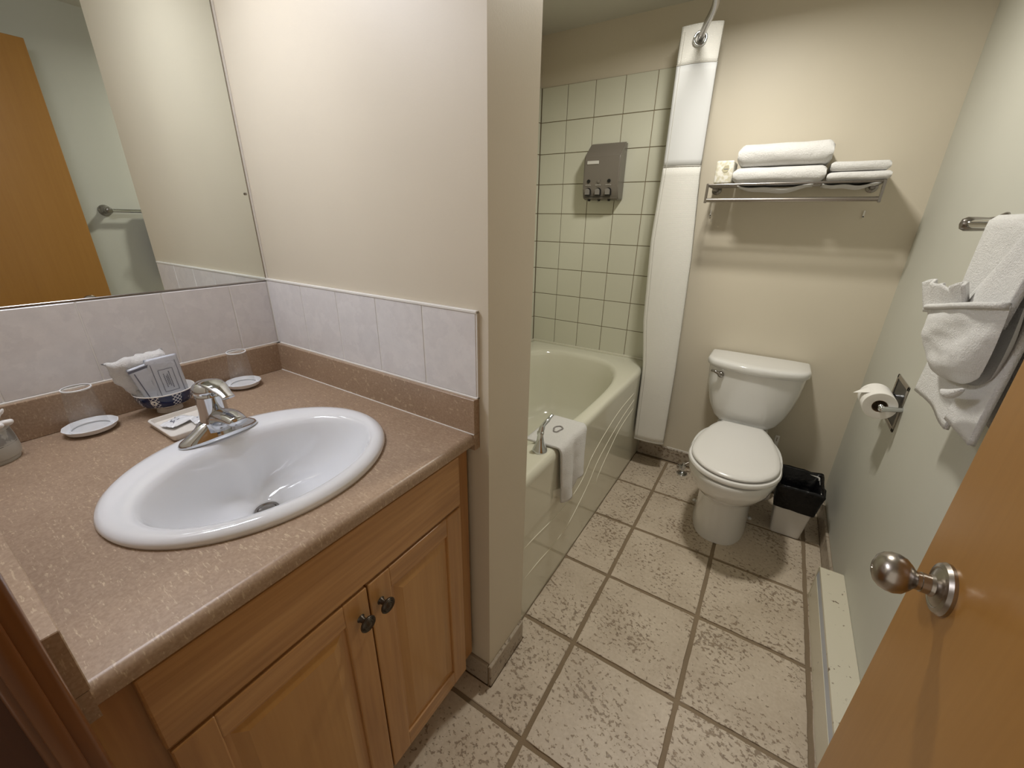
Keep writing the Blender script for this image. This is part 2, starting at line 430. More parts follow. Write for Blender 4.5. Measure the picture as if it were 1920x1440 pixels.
def cabdoor(y0, y1, kny, hinge):
    z0, z1, st = .112, .700, .052
    d = W('door', B(XF, XO-.006, y0, y1, z0, z1, bev=.002), M['maple_v'], van)
    W('stile', B(XO-.008, XO, y0, y0+st, z0, z1, bev=.0025, seg=2), M['maple_v'], d)
    W('stile', B(XO-.008, XO, y1-st, y1, z0, z1, bev=.0025, seg=2), M['maple_v'], d)
    W('rail', B(XO-.008, XO-.0003, y0+st-.001, y1-st+.001, z1-st, z1, bev=.0025, seg=2), M['maple_h'], d)
    W('rail', B(XO-.008, XO-.0003, y0+st-.001, y1-st+.001, z0, z0+st, bev=.0025, seg=2), M['maple_h'], d)
    bm = bmesh.new()   # raised panel
    a0, a1, b0, b1 = y0+st+.001, y1-st-.001, z0+st+.001, z1-st-.001; s = .026
    rr = []
    for (i, x) in ((0, XO-.010), (.001, XO-.0075), (s, XO-.002), (s+.002, XO-.0015)):
        rr.append([(x, a0+i, b0+i), (x, a1-i, b0+i), (x, a1-i, b1-i), (x, a0+i, b1-i)])
    rings(bm, rr); W('panel', bm, M['maple_panel'], d)
    bm = bmesh.new(); kz = .640
    lathe(bm, (XO, kny, kz), (1, 0, 0), [(.0085, 0), (.006, .003), (.005, .012), (.009, .016), (.0155, .0185), (.0165, .021), (.0155, .023), (.0135, .0222), (.0125, .0238), (.011, .0225), (.009, .0245), (.007, .0235), (.004, .026), (.001, .0262)], 28)
    k = W('knob', bm, M['knobdark'], d, 50)
    return d
cabdoor(-.655, -.345, -.366, 0); cabdoor(-.341, -.064, -.318, 1)

# ------------------------------------------------------------------ countertop
ct = thing('countertop', 'tan speckled laminate countertop with raised splash edges around the white basin', 'countertop', (.4, -.35, .85))
bx_, by_, ea, eb = .535, -.352, .195, .232     # hole for basin
bm = bmesh.new(); n = 64
def slab_ring(z, inset, xr):
    out = []
    for i in range(n):
        t = 2*PI*i/n; c, s = cos(t), sin(t)
        x0, x1, y0, y1 = .0, xr, YN, -.0
        k = 1e9
        if c > 1e-9: k = min(k, (x1-bx_)/c)
        if c < -1e-9: k = min(k, (x0-bx_)/c)
        if s > 1e-9: k = min(k, (y1-by_)/s)
        if s < -1e-9: k = min(k, (y0-by_)/s)
        out.append((bx_+c*k, by_+s*k, z))
    return out
hole = lambda z: [(bx_+ea*cos(2*PI*i/n), by_+eb*sin(2*PI*i/n), z) for i in range(n)]
XE = XC-.014
r = [hole(.854), hole(HC), slab_ring(HC, 0, XE), slab_ring(.854, 0, XE), hole(.854)]
L = rings(bm, r, False, False)
# square the corners with explicit fillers
for (x, y) in ((0, YN), (0, 0), (XE, YN), (XE, 0)):
    pass
W('top_slab', bm, M['laminate'], ct)
bm = bmesh.new()
prof = []
for k in range(9):
    t = PI/2-PI*k/8*.5; prof.append((XE+.014*cos(t), HC-.014+.014*sin(t)))
prof += [(XC, .856), (XC-.004, .852), (XE-.0, .852)]
rings(bm, [[(x, y, z) for x, z in prof]+[(XE, y, HC-.001)] for y in (YN, 0)])
W('front_edge', bm, M['laminate'], ct, 40)
for x, y in ((.0, YN), (.0, 0), (XE, YN), (XE, 0)):   # corner infill of the slab
    pts = [p for p in slab_ring(HC, 0, XE)]
    q = sorted(pts, key=lambda p: (p[0]-x)**2+(p[1]-y)**2)[:6]
    onx = sorted([p for p in q if abs(p[0]-x) < 1e-6], key=lambda p: abs(p[1]-y)); ony = sorted([p for p in q if abs(p[1]-y) < 1e-6], key=lambda p: abs(p[0]-x))
    if onx and ony:
        bm = bmesh.new(); prism(bm, [(x, y), onx[0][:2], ony[0][:2]], .854, HC); W('corner_infill', bm, M['laminate'], ct)
W('backsplash', B(.0005, .020, YN, -.0005, HC, HS, bev=.002, seg=2), M['laminate'], ct)
W('side_splash', B(.0005, XC+.001, -.020, -.0005, HC, HS, bev=.001), M['laminate'], ct)
W('side_splash', B(.0005, XC+.001, YN+.0005, YN+.020, HC, HS, bev=.001), M['laminate'], ct)
W('splash_end', B(XC-.018, XC+.001, -.020, -.0005, .840, HC), M['laminate'], ct)
W('splash_end', B(XC-.018, XC+.001, YN+.0005, YN+.018, .840, HC), M['laminate'], ct)
W('caulk_line', B(.019, XC, -.0225, -.0195, HC, HC+.0015), M['caulk'], ct)

# ------------------------------------------------------------------ basin
sink = thing('wash_basin', 'white oval drop-in ceramic wash basin set into the tan countertop', 'sink', (.54, -.35, HC))
bm = bmesh.new(); n = 96; rs = []
OC = (.5245, -.352)
def er(cx, a, b, z, chan=0, e=2.0):
    out = []
    for i in range(n):
        t = 2*PI*i/n; c, s = cos(t), sin(t)
        k = 1.0
        if chan:
            dt = (t-PI); k = 1-chan*math.exp(-(dt/.20)**2)
        out.append((cx+a*c*k, OC[1]+b*s*(k if chan else 1), z))
    return out
oa, ob = .220, .252
rs = [er(OC[0], oa-.006, ob-.006, HC-.004), er(OC[0], oa-.002, ob-.002, HC), er(OC[0], oa, ob, HC+.006), er(OC[0], oa-.003, ob-.003, HC+.012), er(OC[0], oa-.010, ob-.010, HC+.0165),
      er(OC[0]+.002, oa-.020, ob-.020, HC+.0185), er(.540, .180, .2230, HC+.018), er(.549, .163, .213, HC+.016), er(.5525, .156, .208, HC+.011), er(.553, .151, .203, HC+.002, .01), er(.552, .146, .197, HC-.012, .035),
      er(.548, .139, .185, HC-.035, .075), er(.540, .129, .168, HC-.062, .105), er(.529, .114, .145, HC-.088, .125), er(.515, .092, .113, HC-.110, .13), er(.502, .064, .072, HC-.124, .10), er(.492, .037, .040, HC-.131), er(.488, .026, .026, HC-.134), er(.488, .024, .024, HC-.140)]
rings(bm, rs, False, True)
W('bowl', bm, M['porcelain'], sink, 0)
bm = bmesh.new(); lathe(bm, (.488, -.352, HC-.1345), (0, 0, 1), [(.025, 0), (.0235, .0025), (.019, .003), (.0175, .001), (.015, .0035), (.004, .0045)], 28); W('drain', bm, M['darksteel'], sink, 40)

# ------------------------------------------------------------------ faucet
fx, fy, fz = .368, -.358, HC+.0185
fa = thing('basin_faucet', 'chrome single-lever faucet at the back of the oval basin', 'faucet', (fx, fy, fz))
def oval(cx, a, b, z, n=40, e=2.3): return selip(cx, fy, a, b, e, n, z)
bm = bmesh.new()
rs = [oval(fx, .0255, .077, fz-.002), oval(fx, .0265, .078, fz+.003), oval(fx, .025, .074, fz+.009), oval(fx+.001, .022, .060, fz+.018), oval(fx+.001, .020, .044, fz+.028), oval(fx, .0195, .031, fz+.040)]
rings(bm, rs, True, True); W('base_plate', bm, M['chrome'], fa, 0)
bm = bmesh.new(); lathe(bm, (fx, fy, fz+.02), (0, 0, 1), [(.032, 0), (.0285, .02), (.0262, .045), (.0262, .075), (.0270, .085)], 32); W('body', bm, M['chrome'], fa, 0)
bm = bmesh.new()
sp = smoothpts([(fx+.005, fy, fz+.038), (fx+.040, fy, fz+.056), (fx+.075, fy, fz+.064), (fx+.106, fy, fz+.062)], 5); rs = []
for i, p in enumerate(sp):
    t = i/(len(sp)-1); wy = .021-.004*t+.003*sin(t*PI); hz = .020-.0105*t
    d = (sp[min(i+1, len(sp)-1)]-sp[max(0, i-1)]).normalized(); nrm = Vector((-d.z, 0, d.x))
    rs.append([p+Vector((0, 1, 0))*wy*cos(a)+nrm*hz*sin(a) for a in [2*PI*k/20 for k in range(20)]])
rings(bm, rs); W('spout', bm, M['chrome'], fa, 0)
bm = bmesh.new(); lathe(bm, (fx+.092, fy, fz+.044), (0, 0, 1), [(.010, 0), (.0105, .016)], 20); W('aerator', bm, M['darksteel'], fa, 40)
bm = bmesh.new(); lathe(bm, (fx, fy, fz+.103), (0, 0, 1), [(.0272, 0), (.0280, .006), (.0255, .016), (.017, .023), (.004, .026)], 32); h = W('lever', bm, M['chrome'], fa, 0)
bm = bmesh.new(); sp = smoothpts([(fx-.018, fy, fz+.112), (fx+.01, fy+.001, fz+.126), (fx+.04, fy+.002, fz+.125), (fx+.068, fy+.003, fz+.114), (fx+.082, fy+.003, fz+.108)], 4); rs = []
for i, p in enumerate(sp):
    t = i/(len(sp)-1); wy = .012+.009*sin(PI*min(1, t*1.3))*(1-t*.4); hz = .0065-.003*t
    d = (sp[min(i+1, len(sp)-1)]-sp[max(0, i-1)]).normalized(); nrm = Vector((-d.z, 0, d.x))
    rs.append([p+Vector((0, 1, 0))*wy*cos(a)+nrm*hz*sin(a) for a in [2*PI*k/16 for k in range(16)]])
rings(bm, rs); W('lever_blade', bm, M['chrome'], h, 0)
bm = bmesh.new(); lathe(bm, (fx+.022, fy, fz+.094), (1, 0, .1), [(.003, 0), (.0032, .003), (.001, .0035)], 14); o = W('temperature_dot', bm, mat('red_dot', (.25, .02, .02), .3), fa, 0); o['label'] = 'small dark red temperature dot'
bm = bmesh.new(); box(bm, fx+.0245, fx+.0255, fy-.012, fy-.008, fz+.014, fz+.020); W('emblem', bm, M['black'], fa)
bm = bmesh.new(); lathe(bm, (fx-.03, fy, fz+.01), (0, 0, 1), [(.0025, 0), (.0025, .04), (.005, .043), (.005, .05), (.001, .052)], 12); W('lift_rod', bm, M['chrome'], fa, 0)

# ------------------------------------------------------------------ things on the counter
def cup_set(cx, cy, r, lab, lab2):
    z = HC
    s = thing('saucer', lab, 'saucer', (cx, cy, z), 'white plastic cup saucers on the counter')
    bm = bmesh.new(); n = 48
    prof = [(r*.62, .001), (r*.66, .004), (r*.88, .006), (r*.98, .016), (r*1.0, .0165), (r*.97, .0165), (r*.86, .009), (r*.80, .0075), (r*.76, .0095), (r*.70, .0075), (r*.60, .0085), (.004, .0085)]
    rs = []
    for rr, h in prof:
        rs.append([(cx+rr*(1+.012*cos(12*t)*(rr > r*.9))*cos(t), cy+rr*(1+.012*cos(12*t)*(rr > r*.9))*sin(t), z+h) for t in [2*PI*i/n for i in range(n)]])
    rings(bm, rs); W('dish', bm, M['frost'], s, 40)
    bm = bmesh.new(); lathe(bm, (cx, cy, z+.009), (0, 0, 1), [(r*.74, 0), (r*.74, .0022), (r*.68, .0022), (r*.68, 0)], n, False, False); W('ridge', bm, M['frost'], s, 40)
    c = thing('plastic_cup', lab2, 'cup', (cx, cy, z+.0125), 'inverted clear plastic cups')
    bm = bmesh.new(); R0, R1, hh = r*.66, r*.52, .094
    prof = [(R0+.001, 0), (R0+.0015, .002), (R0, .004)]+[(R0+(R1-R0)*k/5, .004+(hh-.008)*k/5) for k in range(1, 6)]+[(R1-.001, hh), (R1-.004, hh), (R1-.0055, hh-.004), (.003, hh-.004)]
    lathe(bm, (cx, cy, z+.0125), (0, 0, 1), prof, n, False, True)
    o = W('cup_wall', bm, M['cupglass'], c, 40)
    bm = bmesh.new(); lathe(bm, (cx, cy, z+.0125+hh-.003), (0, 0, 1), [(R1+.0001, 0), (R1+.0008, .002), (R1+.0001, .004), (R1-.0015, .0035)], n, False, False); W('base_rim', bm, M['frost'], c, 0)
# thin film look: partially transparent surface (real thin plastic), no thick refraction
m = M['cupglass'] = bpy.data.materials.new('thin_clear_film'); m.use_nodes = True
n_, l_ = m.node_tree.nodes, m.node_tree.links; n_.clear()
o_ = n_.new('ShaderNodeOutputMaterial'); tr = n_.new('ShaderNodeBsdfTransparent'); gl = n_.new('ShaderNodeBsdfGlossy'); gl.inputs['Roughness'].default_value = .08
df = n_.new('ShaderNodeBsdfDiffuse'); df.inputs[0].default_value = (.85, .87, .9, 1)
fr = n_.new('ShaderNodeFresnel'); fr.inputs[0].default_value = 1.16; mx = n_.new('ShaderNodeMixShader'); m2 = n_.new('ShaderNodeMixShader'); m2.inputs[0].default_value = .05
tr.inputs[0].default_value = (.985, .99, .99, 1)
mx.inputs[0].default_value = .045; l_.new(tr.outputs[0], mx.inputs[1]); l_.new(gl.outputs[0], mx.inputs[2])
l_.new(mx.outputs[0], m2.inputs[1]); l_.new(df.outputs[0], m2.inputs[2]); l_.new(m2.outputs[0], o_.inputs[0])
cup_set(.072, -.497, .048, 'white ribbed plastic saucer left of the blue bowl', 'clear plastic cup upside down on the saucer left of the blue bowl')
cup_set(.072, -.165, .046, 'white ribbed plastic saucer behind the faucet near the corner', 'clear plastic cup upside down on the saucer behind the faucet')

# patterned bowl
m = M['bowlpat'] = mat('blue_patterned_glaze', (.01, .016, .06), .15); n, l, b = nodes(m)
BC = (.080, -.350)
t = n.new('ShaderNodeTexCoord'); sx = n.new('ShaderNodeSeparateXYZ'); l.new(t.outputs['Object'], sx.inputs[0])
at = n.new('ShaderNodeMath'); at.operation = 'ARCTAN2'; l.new(sx.outputs[1], at.inputs[0]); l.new(sx.outputs[0], at.inputs[1])
cb = n.new('ShaderNodeCombineXYZ'); l.new(at.outputs[0], cb.inputs[0]); mz = n.new('ShaderNodeMath'); mz.operation = 'MULTIPLY'; mz.inputs[1].default_value = 16; l.new(sx.outputs[2], mz.inputs[0]); l.new(mz.outputs[0], cb.inputs[1])
mp = n.new('ShaderNodeMapping'); mp.inputs['Rotation'].default_value = (0, 0, .785); mp.inputs['Scale'].default_value = (9, 9, 9); l.new(cb.outputs[0], mp.inputs[0])
bk = n.new('ShaderNodeTexBrick'); bk.offset = 0; bk.inputs['Scale'].default_value = 1.0; bk.inputs['Brick Width'].default_value = 1; bk.inputs['Row Height'].default_value = 1; bk.inputs['Mortar Size'].default_value = .12
bk.inputs['Color1'].default_value = bk.inputs['Color2'].default_value = (.01, .016, .06, 1); bk.inputs['Mortar'].default_value = (.6, .6, .62, 1); l.new(mp.outputs[0], bk.inputs['Vector'])
vo = n.new('ShaderNodeTexVoronoi'); vo.inputs['Scale'].default_value = 5.5; l.new(cb.outputs[0], vo.inputs['Vector'])
spk = ramp(m, vo.outputs['Distance'], [(.10, (.35, .38, .48)), (.24, (.012, .02, .07))])
wv = n.new('ShaderNodeTexWave'); wv.inputs['Scale'].default_value = .42; wv.inputs['Phase Offset'].default_value = 2.6; l.new(cb.outputs[0], wv.inputs['Vector'])
sel = ramp(m, wv.outputs['Fac'], [(.60, (0, 0, 0)), (.62, (1, 1, 1))])
base(m, mix(m, sel, spk, bk.outputs['Color']))
bowl = thing('porcelain_bowl', 'small footed white porcelain bowl with navy blue patterned band', 'bowl', (BC[0], BC[1], HC))
bm = bmesh.new(); c = (BC[0], BC[1], HC)
lathe(bm, c, (0, 0, 1), [(.026, 0), (.027, .001), (.026, .012), (.0285, .0145), (.040, .0185), (.050, .025)], 48, True, False); 
lathe(bm, c, (0, 0, 1), [(.0615, .056), (.0625, .0575), (.063, .0585), (.0615, .0590), (.060, .057), (.055, .040), (.044, .025), (.026, .019), (.004, .018)], 48, False, True); W('cup', bm, M['glaze'], bowl, 40)
bm = bmesh.new(); lathe(bm, c, (0, 0, 1), [(.050, .025), (.0555, .033), (.0595, .045), (.0615, .056)], 48, False, False); W('patterned_band', bm, M['bowlpat'], bowl, 0)
# white floral medallion on the side facing the room
for a0 in (-.72, .9):
    bm = bmesh.new(); d = Vector((cos(a0), sin(a0), -.25)); pc = Vector(c)+Vector((cos(a0)*.0592, sin(a0)*.0592, .0415))
    lathe(bm, pc, d, [(.0026, .0006), (.0058, .0012), (.0068, .0002)], 16, False, False); W('medallion', bm, M['glaze'], bowl, 0)

def slab_towel(name, parent, cen, w, h, th, yaw, tilt, m, folds=0, seed=1, mod=None):
    """soft rectangular leaf standing up, leaning"""
    bm = bmesh.new(); R = Matrix.Rotation(yaw, 3, 'Z') @ Matrix.Rotation(tilt, 3, 'X')
    nu, nv = 22, 22
    def f(sgn):
        def g(u, v):
            x = (u-.5)*w; z = v*h; e = min(1, min(u, 1-u)*9, )*min(1, min(v, 1-v)*9); e = math.sqrt(max(e, 0))
            y = sgn*th/2*e + folds*.003*sin(v*16+seed+u*2)
            if mod: x, y, z = mod(u, v, x, y, z)
            return Vector(cen)+R @ Vector((x, y, z))
        return g
    grid(bm, nu, nv, f(1)); grid(bm, nu, nv, f(-1)); bmesh.ops.remove_doubles(bm, verts=bm.verts[:], dist=1e-5)
    return bm, R
# washcloth standing in the bowl (leans back towards the wall)
yawp = math.radians(90-8)
wc = thing('washcloth', 'white washcloth folded upright in the blue patterned bowl', 'washcloth', (.06, -.37, .91))
bm, R_ = slab_towel('x', None, (.068, -.352, .910), .115, .128, .030, yawp, .10, None, 1, 2, mod=lambda u, v, x, y, z: (x*(.55+.45*min(1, v*1.6))-.010*(1-v)-.020*v, y, z-.018*(1-u)*0))
bmesh.ops.rotate(bm, verts=bm.verts[:], cent=(.068, -.352, .91), matrix=Matrix.Rotation(.09, 3, 'X')); jitter(bm, .006, 60, 3); jitter(bm, .002, 160, 5); W('cloth', bm, M['towel'], wc, 0)
def sachet(name, label, cen, w, h, yaw, roll, lean, band):
    t_ = thing(name, label, 'sachet', cen)
    bm, R = slab_towel('x', None, cen, w, h, .005, yaw, lean, None, .25, 4)
    Rr = Matrix.Rotation(roll, 3, 'X'); bmesh.ops.rotate(bm, verts=bm.verts[:], cent=cen, matrix=Rr); W('wrapper', bm, M['packet'], t_, 0)
    def strip(x0, x1, z0, z1, nm='printed_line'):
        b2 = bmesh.new(); nn = 5
        def q(u, v): x = x0+(x1-x0)*u; z = z0+(z1-z0)*v; return Vector(cen)+Rr @ (R @ Vector((x, -.0034+.25*.003*sin((z/h)*16+4+(x/w+.5)*2), z)))
        grid(b2, 2, nn, q); o = W(nm, b2, M['ink'], t_); return o
    return t_, strip
t2, st2 = sachet('flat_sachet', 'narrow grey sachet with dark top edge behind the printed sachet', (.094, -.362, .915), .056, .104, yawp, .22, .10, 0)
st2(-.028, .028, .094, .100); st2(-.020, -.018, .01, .09)
t1, st1 = sachet('printed_sachet', 'pale grey sachet printed with a rectangle of small text in the bowl', (.100, -.338, .915), .064, .114, yawp, .07, .10, 0)
for x in (-.024, .024): st1(x-.0006, x+.0006, .004, .100)
for x in (-.014, .014): st1(x-.0005, x+.0005, .022, .082)
for z in (.022, .082): st1(-.014, .014, z-.0005, z+.0005)
for k, (x, z0, z1) in enumerate(((-.006, .034, .070), (-.002, .040, .062), (.001, .036, .066), (.005, .030, .074))):
    zz = z0
    while zz < z1: st1(x-.0009, x+.0009, zz, zz+.003, 'printed_text'); zz += .0042

# soap tray
tx0, tx1, ty0, ty1 = .150, .290, -.420, -.290
tr_ = thing('soap_tray', 'shallow square cream ceramic tray beside the faucet', 'tray', (.22, -.355, HC))
bm = bmesh.new()
def rr_(i, z, r=.010):
    out = []; 
    for (cx, cy, a) in ((tx1-i-r, ty1-i-r, 0), (tx0+i+r, ty1-i-r, 1), (tx0+i+r, ty0+i+r, 2), (tx1-i-r, ty0+i+r, 3)):
        for k in range(5):
            t = (a+k/4)*PI/2; out.append((cx+r*cos(t), cy+r*sin(t), z))
    return out
rings(bm, [rr_(.006, HC), rr_(.003, HC+.003), rr_(0, HC+.015), rr_(.001, HC+.0165), rr_(.005, HC+.0165), rr_(.008, HC+.007), rr_(.016, HC+.005)])
W('dish', bm, mat('cream_ceramic', (.80, .76, .70), .2), tr_, 35)
for k, (px, py, a) in enumerate(((.205, -.377, .35), (.238, -.330, -.1))):
    s = thing('wrapped_soap', ['crinkled clear wrapped soap in the tray, nearer the front left', 'crinkled clear wrapped soap in the tray, beside the faucet body'][k], 'soap', (px, py, HC+.006), 'wrapped soaps in the tray')
    bm = bmesh.new(); Rz = Matrix.Rotation(a, 3, 'Z')
    def g_(sg):
        def f(u, v):
            e = (min(1, min(u, 1-u)*5)*min(1, min(v, 1-v)*5))**.5
            q = Rz @ Vector(((u-.5)*.040, (v-.5)*.060, 0)); return (px+q.x, py+q.y, HC+.0125+sg*.005*e+.0018*noise.noise(Vector((u*6, v*7, k*5)))*(sg > 0))
        return f
    grid(bm, 16, 20, g_(1)); grid(bm, 16, 20, g_(-1)); bmesh.ops.remove_doubles(bm, verts=bm.verts[:], dist=1e-5); W('wrapper', bm, M['porcelain'], s, 0)
    bm = bmesh.new()
    for q_ in range(7):
        a_ = Rz @ Vector((random.uniform(-.013, .013), random.uniform(-.02, .02), 0)); b_ = a_+Rz @ Vector((random.uniform(-.006, .006), random.uniform(.002, .008), 0))
        tube(bm, [(px+a_.x, py+a_.y, HC+.0185), (px+b_.x, py+b_.y, HC+.0185)], .0006, 5)
    W('print', bm, M['ink'], s)

# jar of cotton buds at the left edge
m = M['jar'] = mat('grey_patterned_ceramic', (.5, .5, .46), .35); v = coords(m); f = noi(m, v, 60, 3)
n, l, b = nodes(m); t = n.new('ShaderNodeTexCoord'); sx = n.new('ShaderNodeSeparateXYZ'); l.new(t.outputs['Object'], sx.inputs[0])
zz = ramp(m, sx.outputs[2], [(.040, (0, 0, 0)), (.041, (1, 1, 1)), (.060, (1, 1, 1)), (.061, (0, 0, 0))])
zz = None
mr = n.new('ShaderNodeMapRange'); mr.inputs['From Min'].default_value = 0; mr.inputs['From Max'].default_value = .07; l.new(sx.outputs[2], mr.inputs[0])
lines = ramp(m, mr.outputs[0], [(.50, (0, 0, 0)), (.515, (1, 1, 1)), (.535, (0, 0, 0)), (.56, (.55, .55, .55)), (.90, (.55, .55, .55)), (.905, (1, 1, 1)), (.93, (0, 0, 0))])
ff = ramp(m, f, [(.44, (0, 0, 0)), (.50, (1, 1, 1))])
base(m, mix(m, mix(m, .75, lines, mix(m, 1, lines, ff, 'MULTIPLY')), (.50, .50, .46), (.06, .055, .05)))
jx, jy = .078, -.650
jar = thing('cotton_bud_jar', 'round grey ceramic jar with dark patterned band at the left edge of the counter', 'jar', (jx, jy, HC))
bm = bmesh.new(); lathe(bm, (jx, jy, HC), (0, 0, 1), [(.040, 0), (.041, .003), (.040, .007), (.044, .010), (.0455, .022), (.044, .045), (.0405, .070), (.039, .070), (.039, .05), (.002, .048)], 40); W('pot', bm, M['jar'], jar, 35)
for k in range(16):
    a, rr = (random.uniform(.3, 1.9) if k % 2 else random.uniform(0, 2*PI)), random.uniform(.012, .030)
    p0 = Vector((jx+rr*cos(a)*.5, jy+rr*sin(a)*.5+.004, HC+.050)); p1 = Vector((jx-.012+k*.0022+.006*cos(k*2.3), jy+.040-.0045*((k*7) % 9), HC+.092+.012*((k*5) % 4)/3))
    s = thing('cotton_bud', 'white cotton bud standing among others in the grey jar', 'cotton bud', p0, 'cotton buds in the grey jar')
    bm = bmesh.new(); tube(bm, [p0, p1], .0012, 6); W('stick', bm, M['cotton'], s)
    bm = bmesh.new(); d = (p1-p0).normalized(); lathe(bm, p1-d*.006, d, [(.0014, 0), (.0028, .003), (.0028, .009), (.0012, .0125)], 8); W('tip', bm, M['cotton'], s, 0)
for k, (ax, ay) in enumerate(((.104, -.626), (.108, -.645), (.095, -.612))):
    bm = bmesh.new(); sph(bm, (ax, ay, HC+.070+.006), .009, (1, 1.2, .7)); jitter(bm, .002, 90, k)
    tag(W('cotton_ball', bm, M['cotton'], None, 0), ['white cotton ball at the middle of the jar rim facing the mirrored wall', 'white cotton ball on the near side of the jar rim, lowest of three', 'white cotton ball on the jar rim farthest from the door casing'][k], 'cotton ball', 'cotton balls on the jar')

# ------------------------------------------------------------------ bathtub
tub = thing('bathtub', 'ivory built-in bathtub with curved relief lines on its apron', 'bathtub', (.41, .92, 0))
bm = bmesh.new(); n = 96
X0, X1, Y0, Y1 = XL+.010, XA, TP+.002, D-.002
icx, icy, ia, ib = .412, .905, .338, .640
def rect(i, z, r=.01, xr=0):
    x0, x1, y0, y1 = X0+i, X1-i-xr, Y0+i, Y1-i; out = []
    for k in range(n):
        t = 2*PI*k/n; c, s = cos(t), sin(t); q = selip(icx, icy, ia, ib, 2.9, 1, 0)
        px = ia*math.copysign(abs(c)**(2/2.9), c); py = ib*math.copysign(abs(s)**(2/2.9), s)
        kk = 1e9
        if px > 1e-9: kk = min(kk, (x1-icx)/px)
        if px < -1e-9: kk = min(kk, (x0-icx)/px)
        if py > 1e-9: kk = min(kk, (y1-icy)/py)
        if py < -1e-9: kk = min(kk, (y0-icy)/py)
        out.append([icx+px*kk, icy+py*kk, z])
    # snap nearest to corners
    for (cx, cy) in ((x0, y0), (x0, y1), (x1, y0), (x1, y1)):
        b = min(out, key=lambda p: (p[0]-cx)**2+(p[1]-cy)**2); b[0], b[1] = cx, cy
    return [tuple(p) for p in out]
def inn(k, z, e=2.9, dy=0): return selip(icx, icy+dy, ia*k if k < 1 else ia+(k-1), ib*k if k < 1 else ib+(k-1), e, n, z)
def innd(d, z, e=2.9, dy=0): return selip(icx, icy+dy, ia-d, ib-d*1.3, e, n, z)
rs = [rect(0, .0), rect(0, ZR-.034), rect(.0, ZR-.026), rect(.003, ZR-.014), rect(.009, ZR-.005), rect(.017, ZR-.001), rect(.026, ZR),
      innd(-.014, ZR-.001), innd(-.004, ZR-.004), innd(.004, ZR-.012), innd(.010, ZR-.030), innd(.022, ZR-.11), innd(.040, ZR-.22), innd(.060, ZR-.32), innd(.085, ZR-.375), innd(.12, ZR-.40), innd(.22, ZR-.405)]
rings(bm, rs, True, True)
W('shell', bm, M['tub'], tub, 35)
# raised tile flange at wall
bm = bmesh.new(); box(bm, X0, XA-.02, D-.014, D-.0005, ZR-.01, ZR+.010, bev=.003, seg=2); box(bm, XL+.0095, XL+.018, TP+.002, D-.014, ZR-.01, ZR+.010, bev=.003, seg=2)
W('wall_flange', bm, M['tub'], tub, 40)
# relief lines on apron: (y, z) from the photograph's perspective
CAMP = CP
def pix_on_x(px, py, x):
    d = fwd+r2*((px-960)/FPX)-u2*((py-720)/FPX); t = (x-CP.x)/d.x; q = CP+d*t; return q
LN = [[(1189, 737), (1161.7, 770), (1136, 810), (1110.6, 855), (1093, 896.5), (1072, 931.6), (1051.5, 957), (1029, 981), (1002, 1008), (981, 1031)],
      [(1189, 749.5), (1166.5, 783), (1144, 821), (1120, 866), (1102.6, 907.7), (1083.4, 947.6), (1064, 984), (1038.7, 1019.5), (1008, 1054.6), (979.6, 1090)],
      [(1187, 765.5), (1163, 802), (1144, 840.6), (1131, 869), (1120, 895), (1117, 907.7)]]
for ln_ in LN:
    pts = [pix_on_x(a, b, XA) for a, b in ln_]
    pts = [Vector((XA-.0005, min(p.y, 1.655), p.z)) for p in pts]
    sp = smoothpts(pts, 6); bm = bmesh.new()
    N_ = len(sp); rr = [.0023*min(1, (N_-i)/6) for i in range(N_)]
    tube(bm, sp, rr, 8); W('relief_line', bm, M['tubline'], tub, 0)

# deck-mounted tub handle
hx, hy = .757, .418
th = thing('lever_tap', 'chrome lever tap standing on the near bathtub rim by the partition', 'tap', (hx, hy, ZR))
bm = bmesh.new(); lathe(bm, (hx, hy, ZR-.001), (0, 0, 1), [(.0265, 0), (.027, .004), (.024, .012), (.018, .024), (.0125, .045), (.0105, .062), (.0125, .067), (.0125, .074), (.009, .078)], 32); W('body', bm, M['chrome'], th, 40)
bm = bmesh.new(); tube(bm, smoothpts([(hx, hy, ZR+.070), (hx+.002, hy+.012, ZR+.092), (hx+.006, hy+.040, ZR+.104), (hx+.008, hy+.066, ZR+.114)], 4), [.010]*4+[.0075]*5+[.006]*4, 12); W('lever', bm, M['chrome'], th, 0)
# washcloth draped over the tub rim
wcl = thing('draped_washcloth', 'white washcloth folded over the bathtub rim beside the chrome handle', 'washcloth', (.80, .56, ZR))
bm = bmesh.new()
def drape(u, v):
    # v 0..1 along: from inner rim over the edge and down apron ; u across (y)
    L0, L1 = .125, .245
    s = v*(L0+L1)
    y = .455+.225*u
    y += .035*(1-u)*(1-min(1, s/L0)) * -0.2
    if s < L0: x = XA-.127+s; z = ZR+.004+.0
    else:
        q = s-L0; r = .022
        if q < r*PI/2: a = q/r; x = XA-.002+r*sin(a)*.55; z = ZR+.004-r*(1-cos(a))
        else: x = XA+.010; z = ZR+.004-r-(q-r*PI/2)
    k = max(0, (s-L0)/L1)
    ln2 = (.0 if u < .5 else .0)
    # two bunched lobes below the rim with a fold between
    x += k*(.016*abs(sin(PI*u*2))+.006) + .004*sin(u*9)*k
    y = y+(.56-y)*k*.20 + k*.05*(u-.3)*0
    z -= 0
    if k > 0: z += k*(.045*(u > .52)*min(1, (u-.52)*8)*1.0)
    x += .0015*noise.noise(Vector((u*5, v*8, 1)))
    return (x, y, z)
grid(bm, 40, 44, drape); o = W('cloth', bm, M['towel'], wcl, 0); solid(o, .007, 1)
bm = bmesh.new(); 
